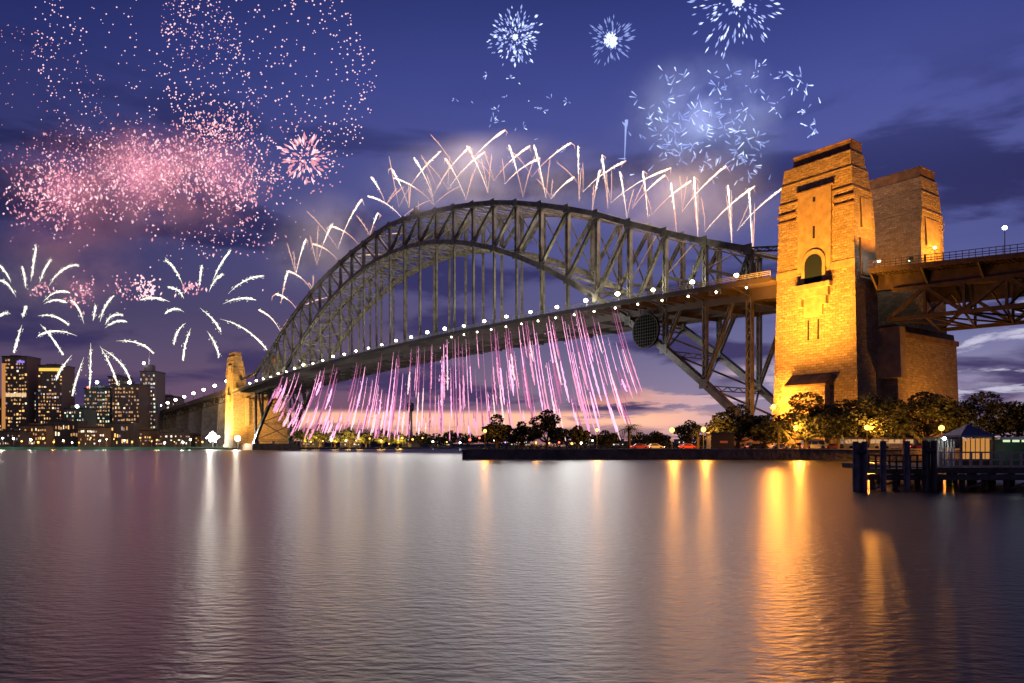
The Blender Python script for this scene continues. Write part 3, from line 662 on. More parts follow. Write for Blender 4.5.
# ------------------------------------------------------------------ trees
def leaf_cloud(mb, lobes, nleaf, size, rnd):
    for _ in range(nleaf):
        l = rnd.choice(lobes); c, r = l
        while True:
            v = Vector((rnd.uniform(-1, 1), rnd.uniform(-1, 1), rnd.uniform(-1, 1)))
            if .25 < v.length < 1: break
        v = v.normalized() * v.length ** .5
        p = Vector(c) + Vector((v.x * r[0], v.y * r[1], v.z * r[2]))
        a = Vector((rnd.gauss(0, 1), rnd.gauss(0, 1), rnd.gauss(0, .6))).normalized(); b_ = a.cross(Vector((rnd.gauss(0, 1), rnd.gauss(0, 1), rnd.gauss(0, 1)))).normalized()
        s = size * rnd.uniform(.55, 1.25)
        mb.add([p - a * s, p + b_ * s * .6, p + a * s, p - b_ * s * .6], [(0, 1, 2, 3)])
def broad_tree(px, D, wpx, ytop, label, seed, zbase=2.2, n=2600, leafsize=.34, dens=1, m=None):
    rnd = random.Random(seed); H_ = CH + (YH - ytop) * D / F - zbase; Wd = wpx * D / F / 2
    t = thing('fig_tree', label, 'tree', (gx(px, D), D, zbase), 0, 'trees on the foreshore')
    mb = MB(); lobes = []; fork = H_ * .22
    mb.tube([(0, 0, -.2), (0, 0, fork * .6), (rnd.uniform(-.2, .2), 0, fork)], [H_ * .055, H_ * .04, H_ * .035], 8)
    for i in range(11):
        a = 2 * math.pi * i / 11 + rnd.uniform(-.3, .3); rr = Wd * rnd.uniform(.35, .85); zz = H_ * (rnd.uniform(.45, .85) - .18 * (rr / Wd))
        c = (rr * math.cos(a), rr * .8 * math.sin(a), zz)
        mb.tube([(0, 0, fork * .8), (c[0] * .45, c[1] * .45, zz * .6), c], [H_ * .02, H_ * .013, H_ * .005], 5)
        s = Wd * rnd.uniform(.30, .48); lobes.append((c, (s, s, s * .62)))
    lobes.append(((0, 0, H_ * .82), (Wd * .4, Wd * .4, H_ * .17)))
    mb.build('trunk', bark, t)
    lf = MB(); leaf_cloud(lf, lobes, int(n * 1.8), leafsize * 1.12, rnd); lf.build('crown', m or leaf, t)
    return t
def palm(px, D, ytop, wpx, label, seed, group='palms on the foreshore', zbase=2.2):
    rnd = random.Random(seed); H_ = CH + (YH - ytop) * D / F - zbase; Wd = wpx * D / F / 2; th = H_ - Wd * .55
    t = thing('palm_tree', label, 'palm', (gx(px, D), D, zbase), 0, group)
    mb = MB(); mb.tube([(0, 0, -.2), (.05, 0, th * .5), (0, 0, th)], [.38, .30, .34], 8); mb.build('trunk', bark, t)
    lf = MB()
    for i in range(44):
        a = rnd.uniform(0, 2 * math.pi); el = rnd.uniform(-.35, 1.2); L_ = Wd * rnd.uniform(.85, 1.1); pts = []
        for k in range(7):
            u = k / 6; r_ = L_ * u * math.cos(el * (1 - .4 * u)); z_ = th + L_ * u * math.sin(el) - L_ * .55 * u * u
            pts.append(Vector((r_ * math.cos(a), r_ * math.sin(a), z_)))
        sd = Vector((-math.sin(a), math.cos(a), 0))
        for k in range(6):
            p, q = pts[k], pts[k + 1]; ww = L_ * .16 * (1 - abs(k - 2) / 6)
            for s in (-1, 1):
                for j in range(3):
                    u = p.lerp(q, j / 3); v = p.lerp(q, (j + .6) / 3); e = u.lerp(q, .9) + sd * s * ww + Vector((0, 0, -ww * .5)); lf.add([u, v, e], [(0, 1, 2)])
    lf.build('crown', leaf2, t); return t
broad_tree(806, 176, 84, 391, 'spreading dark fig directly in front of the nearest tower foot', 1, n=3600)
broad_tree(868, 172, 70, 393, 'dark fig between the nearest tower and the brown abutment', 2, n=3200)
broad_tree(925, 174, 80, 391, 'dark fig in front of the brown abutment', 3, n=3600)
broad_tree(985, 172, 76, 391, 'dark fig above the blue pavilion roof', 4, n=3400)
broad_tree(1034, 168, 60, 399, 'dark fig at the right edge behind the pavilion awning', 5)
broad_tree(845, 185, 70, 399, 'shadowed fig behind, between two nearer figs right of the nearest tower', 6)
broad_tree(738, 182, 62, 404, 'broad dark tree under the near foot of the arch', 7, n=3000)
broad_tree(765, 178, 44, 418, 'low leafy tree left of the nearest tower base', 8, n=1800)
broad_tree(690, 215, 34, 420, 'small dark tree behind the two lawn lamps', 9, n=1200)
broad_tree(547, 182, 40, 409, 'tallest dark tree silhouetted against the sunset band', 10, n=1800)
broad_tree(497, 184, 34, 414, 'dark tree at the left tip of the lawn against the sunset', 11, n=1500)
broad_tree(522, 186, 26, 421, 'smaller dark tree between the two silhouetted trees', 12, n=1000)
broad_tree(578, 190, 24, 425, 'small bushy tree right of the tallest silhouetted tree', 13, n=900)
broad_tree(605, 205, 26, 430, 'low dark tree left of the round palm', 14, n=800)
broad_tree(655, 205, 26, 431, 'low dark tree right of the round palm', 15, n=800)
palm(629, 178, 421, 28, 'round dark palm on the open lawn against the orange sky', 21)
palm(723, 180, 414, 36, 'golden lamp-lit palm behind the dark kiosk', 22)
palm(778, 174, 417, 36, 'golden lamp-lit palm at the left foot of the nearest tower', 23)
palm(904, 170, 418, 40, 'lamp-lit palm in front of the brown abutment', 24)
palm(698, 182, 427, 14, 'slim young palm between the two lawn lamps', 25)
palm(838, 172, 424, 26, 'short palm right of the white van', 26)
def hedge():
    rnd = random.Random(5); lf = MB(); lobes = [((gx(p, 200), 200 + rnd.uniform(-3, 3), 2.6), (3.2, 1.6, rnd.uniform(.9, 1.8))) for p in range(500, 1030, 9)]
    leaf_cloud(lf, lobes, 6000, .3, rnd); return lf.build('undergrowth', leaf)
tag(hedge(), kind='stuff')

# ------------------------------------------------------------------ kiosk, vehicles
def kiosk():
    D = 173.5; x0, x1 = gx(711, D), gx(734, D); t = thing('kiosk', 'dark boxy kiosk with a flat roof standing on the sea wall', 'kiosk', ((x0 + x1) / 2, D, 2.4)); w = (x1 - x0) / 2
    mb = MB(); mb.box(-w, w, 0, 4, 0, 3.6); mb.build('wall', mat('kiosk_wall', (.03, .03, .035), .8), t)
    mb = MB(); mb.box(-w - .3, w + .3, -.3, 4.3, 3.603, 3.9); mb.build('roof', metal_dark, t)
    mb = MB(); mb.box(-.6, 1.2, -.03, 0.1, 1.4, 1.9); mb.build('sign_panel', emit('dim_red_panel', (.5, .08, .03), .5), t)
kiosk()
def vehicle(px, D, L_, h, label, bus, name):
    t = thing(name, label, 'bus' if bus else 'van', (gx(px, D), D, 2.256), R(-3))
    prof = [(-L_/2, .35), (L_/2, .35), (L_/2, h*.55), (L_/2 - (.1 if bus else .9), h*.92), (L_/2 - (.25 if bus else 1.3), h), (-L_/2 + .15, h), (-L_/2, h*.9)]
    if bus: prof = [(-L_/2, .35), (L_/2, .35), (L_/2, h*.9), (L_/2 - .2, h), (-L_/2 + .2, h), (-L_/2, h*.9)]
    n = len(prof); mb = MB(); W_ = 1.15 if bus else .95
    mb.add([(x, -W_, z) for x, z in prof] + [(x, W_, z) for x, z in prof], [tuple(range(n)), tuple(range(2*n-1, n-1, -1))] + [(i, n+i, n+(i+1)%n, (i+1)%n) for i in range(n)])
    mb.build('body', white_paint, t)
    k = int(L_ / 1.5)
    for i in range(k):
        xa = -L_/2 + .4 + i * (L_ - .9) / k; mb = MB(); mb.box(xa, xa + (L_ - .9) / k - .15, -W_ - .03, -W_ + .02, h*.5, h*.82)
        mb.build('window', win_dim if bus else dark_glass, t)
    for xw in (-L_*.32, L_*.32):
        for s in (-1, 1):
            mb = MB(); a = [(xw + .45*math.cos(2*math.pi*j/14), .45 + .45*math.sin(2*math.pi*j/14)) for j in range(14)]; y0 = s*W_ - .12; mb.add([(x, y0, z) for x, z in a] + [(x, y0 + .24, z) for x, z in a], [tuple(range(14)), tuple(range(27, 13, -1))] + [(j, 14+j, 14+(j+1)%14, (j+1)%14) for j in range(14)]); mb.build('wheel', rubber, t)
    for s in (-.7, .7): mb = MB(); mb.box(-L_/2 - .05, -L_/2 + .05, s - .12, s + .12, .8, 1.0); mb.build('tail_light', em_red, t)
vehicle(814, 178, 5.4, 2.5, 'white van parked at the foot of the nearest tower', False, 'white_van')
vehicle(862, 182, 9.5, 3.0, 'white bus seen behind the left pier piles', True, 'city_bus')
vehicle(896, 184, 8.5, 3.0, 'white bus parked right behind the other, under the palm', True, 'city_bus')
def car(px, D, col, label, rz=0):
    t = thing('parked_car', label, 'car', (gx(px, D), D, 2.256), rz, 'cars parked along the foreshore road')
    prof = [(-2.1, .35), (2.1, .35), (2.15, .75), (1.2, .9), (.6, 1.4), (-1.0, 1.42), (-1.6, .98), (-2.15, .9)]; n = len(prof); mb = MB()
    mb.add([(x, -.85, z) for x, z in prof] + [(x, .85, z) for x, z in prof], [tuple(range(n)), tuple(range(2*n-1, n-1, -1))] + [(i, n+i, n+(i+1)%n, (i+1)%n) for i in range(n)]); mb.build('body', col, t)
    mb = MB(); mb.add([(-1.3, -.87, .98), (.95, -.87, .95), (.5, -.87, 1.33), (-.95, -.87, 1.35)], [(0, 1, 2, 3)]); mb.build('side_window', dark_glass, t)
    for xw in (-1.3, 1.3):
        for s in (-.8, .8): mb = MB(); a = [(xw + .33*math.cos(2*math.pi*j/12), .33 + .33*math.sin(2*math.pi*j/12)) for j in range(12)]; mb.add([(x, s-.08, z) for x, z in a] + [(x, s+.08, z) for x, z in a], [tuple(range(12)), tuple(range(23, 11, -1))] + [(j, 12+j, 12+(j+1)%12, (j+1)%12) for j in range(12)]); mb.build('wheel', rubber, t)
    for s in (-.6, .6): mb = MB(); mb.box(-2.2, -2.1, s-.15, s+.15, .7, .85); mb.build('tail_light', em_red, t); mb = MB(); mb.box(2.1, 2.2, s-.15, s+.15, .6, .75); mb.build('headlight', em_warm, t)
cred = mat('red_car_paint', (.35, .03, .02), .35); csil = mat('silver_car_paint', (.45, .45, .45), .35, .3); cdk = mat('dark_car_paint', (.05, .05, .06), .35)
for i, (px, c, lb) in enumerate([(655, csil, 'silver car on the road between the two lawn lamps and the round palm'), (640, cred, 'red car just right of the round palm'), (688, cred, 'red car between the two lawn lamps'), (756, cdk, 'dark car right of the dark kiosk'), (780, csil, 'silver car behind the golden palm by the nearest tower'), (832, cred, 'red car just right of the white van'), (845, cdk, 'dark car behind the left pier piles'), (918, cred, 'red car behind the wide pier pile')]):
    car(px, 184 - i * .3, c, lb)

# ------------------------------------------------------------------ wharf (right foreground)
def wharf():
    D = 52.0
    def wx(px, d=D): return gx(px, d)
    t = thing('timber_wharf', 'low timber wharf deck on dark piles at the right edge of the water', 'wharf')
    zk = 1.45
    mb = MB(); mb.box(wx(866) + 1.1, wx(931), 52, 54.4, zk - .35, zk); mb.box(wx(931) + .003, 60, 51.5, 66, zk - .30, zk + .1); mb.build('deck', timber, t)
    mb = MB(); mb.box(wx(862), 60, 51.3, 51.49, zk - .75, zk - .36); mb.build('edge_beam', timber, t)
    xs = [wx(862) + .9 + i * 1.55 for i in range(17)]
    for i, x in enumerate(xs):
        for y in (52.3, 56.5, 61):
            if y > 55 and x < wx(931): continue
            mb = MB(); mb.tube([(x, y, -1.5), (x, y, zk - .36)], .2, 8); mb.build('pile', timber, t)
    for i in range(8):
        mb = MB(); x = xs[i * 2]; mb.beam((x, 51.9, .1), (x + 1.5, 51.9, zk - .8), .12, .12) ; mb.build('brace', timber, t)
    # low railing on the left part
    mb = MB(); xa, xb = wx(866), wx(921)
    for z in (.5, .95): mb.beam((xa, 51.6, zk + z), (xb, 51.6, zk + z), .08, .1)
    for i in range(9): x = xa + (xb - xa) * i / 8; mb.box(x - .05, x + .05, 51.56, 51.66, zk, zk + 1.0)
    mb.build('railing', timber, t)
    mb = MB(); xa, xb = wx(936), 52
    for z in (.12, .55, 1.05): mb.beam((xa, 51.4, zk + .1 + z), (xb, 51.4, zk + .1 + z), .08, .1)
    for i in range(34): x = xa + (xb - xa) * i / 33; mb.box(x - .07, x + .07, 51.35, 51.47, zk + .1, zk + 1.2)
    o = mb.build('railing', mat('faded_white_paint', (.38, .33, .28), .7), t); o['label'] = 'faded white balustrade'
    # mooring piles: things of their own
    for px, pw, ytop, lab in ((858, 13, 441.5, 'tall pale mooring pile cluster at the left end of the wharf'), (881, 6, 441, 'single pale mooring pile behind the left railing'), (904.5, 6, 441, 'single pale mooring pile nearest the wide dark one'), (927, 12, 440.5, 'wide dark mooring pile cluster left of the pavilion')):
        p = thing('mooring_pile', lab, 'pile', (wx(px, 51), 50.7, 0), 0, 'mooring piles of the wharf'); h = CH + (YH - ytop) * 51 / F
        k = 3 if pw > 8 else 1
        for j in range(k):
            mb = MB(); dx = (j - (k - 1) / 2) * .3; mb.tube([(dx, (j % 2) * .25, -1.5), (dx, (j % 2) * .25, h - (j % 2) * .08)], .19 if k > 1 else .2, 10); mb.build('pile_shaft', pile_paint if px != 927 else timber, p)
        mb = MB(); mb.tube([(-(k - 1) * .16, -.05, h - .7), ((k - 1) * .16 + .01, -.05, h - .7)], .23, 8); mb.build('strap', metal_dark, p)
    # pavilion
    Dp = 55.0; pv = thing('wharf_pavilion', 'small wharf pavilion with a blue pyramid roof and glowing windows', 'pavilion', (wx(979, Dp), Dp + 1.4, zk + .1))
    hw = 17.5 * Dp / F; zr = CH + (YH - 435) * Dp / F - zk - .1; za = CH + (YH - 423.5) * Dp / F - zk - .1
    mb = MB(); e = hw - .05; mb.add([(-e, -e, zr), (e, -e, zr), (e, e, zr), (-e, e, zr), (0, 0, za), (-e, -e, zr - .12), (e, -e, zr - .12), (e, e, zr - .12), (-e, e, zr - .12)], [(0, 1, 4), (1, 2, 4), (2, 3, 4), (3, 0, 4), (5, 6, 1, 0), (6, 7, 2, 1), (7, 8, 3, 2), (8, 5, 0, 3), (8, 7, 6, 5)]); mb.build('roof', slate, pv)
    mb = MB(); mb.ball((0, 0, za + .08), .1); mb.build('finial', metal_dark, pv)
    for sx in (-1, 1):
        for sy in (-1, 1): mb = MB(); mb.box(sx*hw*.92 - .07, sx*hw*.92 + .07, sy*hw*.92 - .07, sy*hw*.92 + .07, 0, zr - .12); mb.build('post', timber, pv)
    mb = MB(); mb.box(-hw*.85, hw*.85, -hw*.85, hw*.85, 0, .45); mb.build('wall', timber, pv)
    for i in range(6):
        x = -hw*.84 + i * hw*.28; mb = MB(); mb.box(x, x + hw*.2, -hw*.84, -hw*.80, .47, zr - .25); mb.build('window', pav_win, pv)
    gl = thing('boarding_shelter', 'pale posts of the glazed gangway left of the pavilion', 'shelter', (wx(945, Dp), Dp, zk + .1)); w2 = 9 * Dp / F
    for i in range(7): mb = MB(); x = -w2 + i * 2 * w2 / 6; mb.box(x - .045, x + .045, -.05, .05, 0, zr - .3); mb.build('post', white_paint, gl)
    mb = MB(); mb.box(-w2 - .2, w2 + .1, -.4, 1.6, zr - .297, zr - .18); mb.build('roof', metal_dark, gl)
    mb = MB(); mb.box(-w2, w2, 1.2, 1.25, .1, zr - .32); mb.build('back_panel', mat('frosted_glass', (.5, .55, .5), .4), gl)
    sh = thing('ticket_hut', 'dark green hut under a lit awning at the right edge of the wharf', 'hut', (wx(1014, Dp), Dp + .6, zk + .1)); w3 = 17 * Dp / F
    mb = MB(); mb.box(-w3*.9, w3*2, 0, 3, 0, zr - .35); mb.build('wall', mat('dark_green_paint', (.03, .06, .045), .6), sh)
    mb = MB(); mb.box(-w3, w3*2, -.9, 3.2, zr - .347, zr - .15); mb.build('awning', white_paint, sh)
    for i in range(4): mb = MB(); x = -w3*.8 + i * w3*.55; mb.box(x, x + w3*.4, -.92, -.88, zr - .52, zr - .36); mb.build('light_strip', awn_m, sh)
    pl_ = thing('lamp_post', 'thin lamp post with a pale lamp left of the blue pavilion roof', 'street lamp', (wx(940.5, Dp), Dp - .5, zk + .1))
    mb = MB(); mb.tube([(0, 0, 0), (0, 0, 2.0)], .04, 6); mb.build('pole', metal_dark, pl_); mb = MB(); mb.ball((0, 0, 2.03), .12); mb.build('lamp_globe', em_white, pl_)
    light((wx(979, Dp), Dp + .2, zk + 1.7), 12, (1, .5, .2), .2, pv and None)
    light((wx(945, Dp), Dp + .3, zk + 1.2), 4, (1, .9, .6), .2)
    light((wx(1012, Dp), Dp - .5, zk + 1.2), 5, (.9, 1, .7), .2)
wharf()

# ------------------------------------------------------------------ city across the water
def tower_block(px0, px1, ytop, D, label, wall, lit, dens, rows, colsn, extra=None, seed=0, depth=26, dimlit=None, zbase=2.0, name='office_tower'):
    rnd = random.Random(seed); x0, x1 = gx(px0, D), gx(px1, D); H_ = CH + (YH - ytop) * D / F - zbase
    t = thing(name, label, 'building', ((x0 + x1) / 2, D, zbase), 0); w = (x1 - x0) / 2
    mb = MB(); mb.box(-w, w, 0, depth, 0, H_); mb.build('wall', wall, t)
    mb = MB(); mb.box(-w - .5, w + .5, -.5, depth + .5, H_ + .003, H_ + 1.4); mb.build('roof', metal_dark, t)
    cells = []
    for j in range(rows):
        for i in range(colsn):
            if rnd.random() < dens + .12: cells.append((i, j))
    rnd.shuffle(cells); cw = 2 * w / colsn; ch = (H_ - 4) / rows
    def rect(mb_, i, j):
        xa = -w + cw * (i + rnd.uniform(.05, .35)); za = 2.5 + ch * (j + rnd.uniform(.15, .3)); ww = cw * rnd.uniform(.3, .85); wh = ch * rnd.uniform(.3, .6); ww = min(ww, w - .1 - xa); mb_.add([(xa, -.08, za), (xa + ww, -.08, za), (xa + ww, -.08, za + wh), (xa, -.08, za + wh)], [(0, 1, 2, 3)])
    for k, (i, j) in enumerate(cells[:60]):
        mb = MB(); rect(mb, i, j); mb.build('window', rnd.choice([lit, lit, dimlit or win_dim, win_dim, win_white, win_purple]), t)
    if len(cells) > 60:
        mb = MB()
        for i, j in cells[60:]: rect(mb, i, j)
        o = mb.build('window_grid', dimlit or win_dim, t); o['kind'] = 'stuff'
    k = MB(); k.box(-w * .5, w * rnd.uniform(.1, .5), 3, depth * .6, H_ + 1.403, H_ + rnd.uniform(2.5, 5)); k.build('roof_plant', wall, t)
    k = MB(); k.tube([(w * .3, 4, H_ + 1), (w * .3, 4, H_ + rnd.uniform(5, 10))], .2, 4); k.build('antenna', metal_dark, t)
    for q in range(1, colsn, 2): k = MB(); k.box(-w + cw * q - .12, -w + cw * q + .12, -.35, -.02, 0, H_); k.build('fin', wall, t)
    if extra: extra(t, w, H_, depth)
    return t
wb = mat('brown_facade', (.10, .07, .06), .8); wg = mat('grey_facade', (.12, .11, .13), .7); wt = mat('teal_facade', (.09, .12, .11), .5); wo = mat('orange_facade', (.22, .12, .06), .8)
def strip_left(t, w, H_, d):
    mb = MB(); mb.box(-w, -w + w * .28, -.6, -.1, 2, H_ * .93); mb.build('lit_corner', emit('orange_column', (1, .42, .12), .55), t)
    mb = MB(); mb.box(w * .2, w * .8, -.4, -.1, H_ - 7, H_ - 4.5); mb.build('roof_sign', em_violet_dim, t)
    mb = MB(); mb.box(-w * .7, w * .95, -.3, -.1, H_ * .56, H_ * .6); mb.build('lit_floor', emit('lit_floor', (1, .66, .36), .9), t)
em_violet_dim = emit('violet_sign', (.25, .2, 1), 1.2)
def crown_band(t, w, H_, d):
    mb = MB(); mb.box(-w * .9, w * .9, -.6, -.1, H_ - 6, H_ - 2.4); mb.build('crown_light', emit('crown_gold', (1, .62, .10), 1.1), t)
def red_top(t, w, H_, d):
    mb = MB(); mb.ball((-w * .7, 0, H_ + 2), 1.3); mb.build('beacon', em_red, t)
    mb = MB(); mb.ball((0, 0, H_ + 8), 1.8); mb.build('roof_lamp', em_white, t); mb = MB(); mb.tube([(0, 0, H_), (0, 0, H_ + 8)], .4, 5); mb.build('mast', metal_dark, t)
def spire(t, w, H_, d):
    mb = MB(); mb.tube([(0, 4, H_), (0, 4, H_ + 26)], [.9, .2], 6); mb.build('mast', white_paint, t)
    mb = MB(); mb.box(-w * .6, w * .5, 1, 10, H_ + 1.4, H_ + 9); mb.build('penthouse', wg, t)
    mb = MB(); mb.ball((-w * .5, 0, H_ + 11), 1.6); mb.build('roof_lamp', em_white, t)
def lamp_top(t, w, H_, d):
    mb = MB(); mb.ball((w * .3, 0, H_ + 3), 1.8); mb.build('roof_lamp', em_white, t)
tower_block(2, 27, 357, 900, 'tall brown tower at the far left with an orange lit corner', wb, win_gold, .42, 24, 9, strip_left, 1)
tower_block(-14, 1.5, 402, 905, 'sliver of a lower tower cut by the left edge of the frame', wb, win_dim, .4, 12, 6, None, 2)
tower_block(26.5, 36, 390, 915, 'narrow grey tower squeezed between the two tall brown towers', wg, win_cool, .5, 14, 4, None, 3)
tower_block(38, 62, 366, 890, 'dark tower with a glowing gold crown band', wb, win_gold, .38, 22, 9, crown_band, 4)
tower_block(64, 84, 409, 870, 'low greenish glass block with a bright roof lamp', wt, win_cool, .5, 9, 8, lamp_top, 5)
tower_block(84, 110, 389, 900, 'greenish office tower with a red beacon and mast', wt, win_cool, .55, 15, 10, red_top, 6)
tower_block(108, 122, 377, 960, 'purple-grey slab tower behind the greenish office tower', wg, win_purple, .3, 18, 5, None, 7)
tower_block(112, 139, 385, 890, 'brown stepped tower right of the greenish office tower', wb, win_dim, .4, 15, 10, lamp_top, 8)
tower_block(140, 155.5, 372, 930, 'pale lit tower carrying the tallest antenna spire', wg, win_cool, .5, 18, 6, spire, 9)
tower_block(156, 175, 397, 960, 'dim rounded tower just left of the viaduct lamps', wg, win_purple, .25, 12, 7, None, 10)
tower_block(176, 190, 412, 980, 'low mauve block behind the viaduct lamps', wg, win_purple, .3, 8, 6, None, 11)
low = [(-6, 20, 432, 'low waterfront block at the left edge with amber windows'), (20, 46, 426, 'waterfront block below the gold crowned tower'), (47, 78, 422, 'broad pale waterfront block with a long lit roofline'), (78, 104, 428, 'waterfront block below the greenish office tower'), (104, 133, 424, 'dark waterfront warehouse below the stepped tower'), (133, 160, 431, 'waterfront warehouse left of the viaduct end'), (160, 190, 433, 'dark terrace beneath the viaduct lamps'), (188, 216, 436, 'small terrace below the viaduct beside the far tower')]
for i, (a, c, y, lb) in enumerate(low):
    tower_block(a, c, y, 790 + (i % 3) * 14, lb, wo if i % 2 else wb, win_white if i % 3 == 0 else win_gold, .34, 3 + i % 2, 12, None, 30 + i, depth=18, name='waterfront_building')
# quay lamps with light on the water
rnd = random.Random(11); QN = 0
for i in range(26):
    px = 3 + i * 8.6 + rnd.uniform(-2.5, 2.5); D = 705 + rnd.uniform(0, 25); h = rnd.uniform(4, 9)
    m = rnd.choice([em_gold, em_gold, em_warm, em_white]); t = thing('quay_lamp', 'lamp on the city quay, %s from the left edge of the photo' % nth(i), 'street lamp', (gx(px, D), D, 2.0), 0, 'lamps along the city quay')
    mb = MB(); mb.tube([(0, 0, 0), (0, 0, h)], .2, 5); mb.build('pole', metal_dark, t); mb = MB(); mb.ball((0, 0, h + .4), rnd.uniform(.45, 1.05), 8, 5); mb.build('lamp_globe', m, t)
    if i % 3 == 0: light((0, -1.5, h + .4), 9000, SOD if m is em_gold else WARM, .8, t)
t = thing('quay_wall', 'low greenish lit quay wall along the city waterline', 'wall'); mb = MB(); mb.box(-620, -232, 690, 693, -1, 2.6); mb.build('wall_face', mat('green_quay', (.12, .18, .14), .8), t)
for i in range(14): light((-600 + i * 28, 680, 5), 1800, (.55, 1, .7), 1, t)
# the dazzling white searchlight by the far tower
D = 700; t = thing('searchlight', 'dazzling white searchlight on the quay left of the distant yellow tower', 'searchlight', (gx(213, D), D, 2))
mb = MB(); mb.tube([(0, 0, 0), (0, 0, 7)], .5, 6); mb.build('stand', metal_dark, t)
mb = MB(); sw_m = emit('search_white', (1, .96, .85), 30)
for ix, iz, ir in ((0, 0, 2.4), (-3.2, .4, 1.5), (3.3, -.2, 1.6), (-1.6, 2.9, 1.3), (1.7, 2.8, 1.2), (-1.8, -2.7, 1.4), (1.9, -2.8, 1.2), (-5.6, -.6, .7), (5.8, .5, .8), (0, 5.0, .6)):  # outer balls and arms added to give the lamp an irregular flare
    mb = MB(); mb.ball((ix, -1, 9.5 + iz), ir, 12, 8); mb.build('lens', sw_m, t, True)
    if abs(ix) > .1 or iz: mb = MB(); mb.beam((0, 0, 7), (ix, -.2, 9.5 + iz), .2, .2); mb.build('arm', metal_dark, t)
pass; light((0, -8, 9.5), 90000, (1, .93, .8), 2, t)
t = thing('searchlight', 'smaller white searchlight right against the foot of the distant yellow tower', 'searchlight', (gx(238, 655), 655, 2))
mb = MB(); mb.tube([(0, 0, 0), (0, 0, 6)], .4, 6); mb.build('stand', metal_dark, t)
mb = MB(); mb.ball((0, -1, 8), 2.4, 12, 8); mb.build('lens', em_warm, t, True); light((0, -5, 8), 60000, (1, .9, .7), 1.5, t)

# ------------------------------------------------------------------ far shore seen through the arch
rnd = random.Random(21)
FT = [(292, 424), (306, 428), (320, 424), (335, 429), (350, 427), (366, 430), (382, 428), (398, 432), (420, 431), (436, 433), (452, 430), (468, 432), (486, 433), (505, 431), (560, 434), (590, 434), (612, 433), (640, 432), (660, 433)]
for i, (px, yt) in enumerate(FT):
    D = 1015 + rnd.uniform(0, 40) if px > 300 else 900
    t = broad_tree(px, D, 22, yt, 'tree on the far shore under the arch, %s from the left' % nth(i), 50 + i, n=420, leafsize=1.5, m=leaf2 if px < 400 else leaf); t['group'] = 'trees on the far shore'
    if px < 400: light((rnd.uniform(-6, 6), -14, 8), 38000, (1, .55, .10), 5, t)
for i in range(30):
    px = 288 + i * 11.3 + rnd.uniform(-3, 3); D = 1002; h = rnd.uniform(4, 12)
    t = thing('shore_lamp', 'tiny lamp on the far shore under the arch, %s from the left' % nth(i), 'street lamp', (gx(px, D), D, 2.0), 0, 'lamps on the far shore'); m = rnd.choice([em_gold, em_gold, em_warm, em_white, em_violet, em_red] if px > 400 else [em_gold, em_gold, em_warm])
    mb = MB(); mb.tube([(0, 0, 0), (0, 0, h)], .25, 5); mb.build('pole', metal_dark, t); mb = MB(); mb.ball((0, 0, h + .5), rnd.uniform(.8, 1.7), 8, 5); mb.build('lamp_globe', m, t)
for i, (a, c, y) in enumerate([(300, 322, 438), (340, 360, 440), (402, 418, 437), (430, 450, 440), (508, 530, 440), (566, 588, 441), (604, 624, 440), (640, 668, 441), (676, 696, 440)]):
    tower_block(a, c, y, 1075, 'low lit shed on the far shore, %s from the left' % nth(i), wg, win_white, .4, 2, 9, None, 70 + i, depth=14, name='shore_shed')
D = 1030; t = thing('control_tower', 'slender dark harbour control tower with a wider cabin on top', 'tower', (gx(410.5, D), D, 2.0)); hh = CH + (YH - 403) * D / F - 2
mb = MB(); mb.tube([(0, 0, 0), (0, 0, hh - 12)], [3.0, 2.4], 12); mb.build('shaft', concrete, t)
mb = MB(); mb.tube([(0, 0, hh - 12), (0, 0, hh - 10), (0, 0, hh - 2), (0, 0, hh)], [2.6, 4.6, 4.9, 3.8], 14); mb.build('cabin', metal_dark, t)
mb = MB(); mb.tube([(0, 0, hh), (0, 0, hh + 5)], .3, 5); mb.build('mast', metal_dark, t)

# ------------------------------------------------------------------ fireworks
def fire(name, core, s): return emit(name, core, s)
f_white = fire('gold_white_sparks', (1, .76, .58), 2.1); f_core = fire('white_hot_sparks', (1, .86, .72), 2.2); f_fade = fire('fading_sparks', (1, .56, .42), 1.2)
f_palm = fire('cream_sparks', (1, .95, .76), 1.7); f_blue = fire('blue_white_sparks', (.40, .50, 1), 1.0); f_blueh = fire('blue_hot_sparks', (.66, .76, 1), 1.5); f_blued = fire('dim_blue_sparks', (.35, .45, 1), .8)
f_pink = fire('pink_sparks', (1, .40, .50), .95); f_pinkh = fire('hot_pink_sparks', (1, .60, .66), 1.45); f_mag = fire('magenta_sparks', (1, .40, .70), 1.9); f_mag2 = fire('rose_sparks', (1, .36, .58), 1.3); f_magd = fire('dim_magenta_sparks', (.8, .22, .5), .8)
def streak(mb, pts, r0, r1, mi=0, n=5, mis=None):
    m = len(pts); rr = [r0 + (r1 - r0) * (i / (m - 1)) for i in range(m)]
    mb.tube(pts, rr, n, mi)
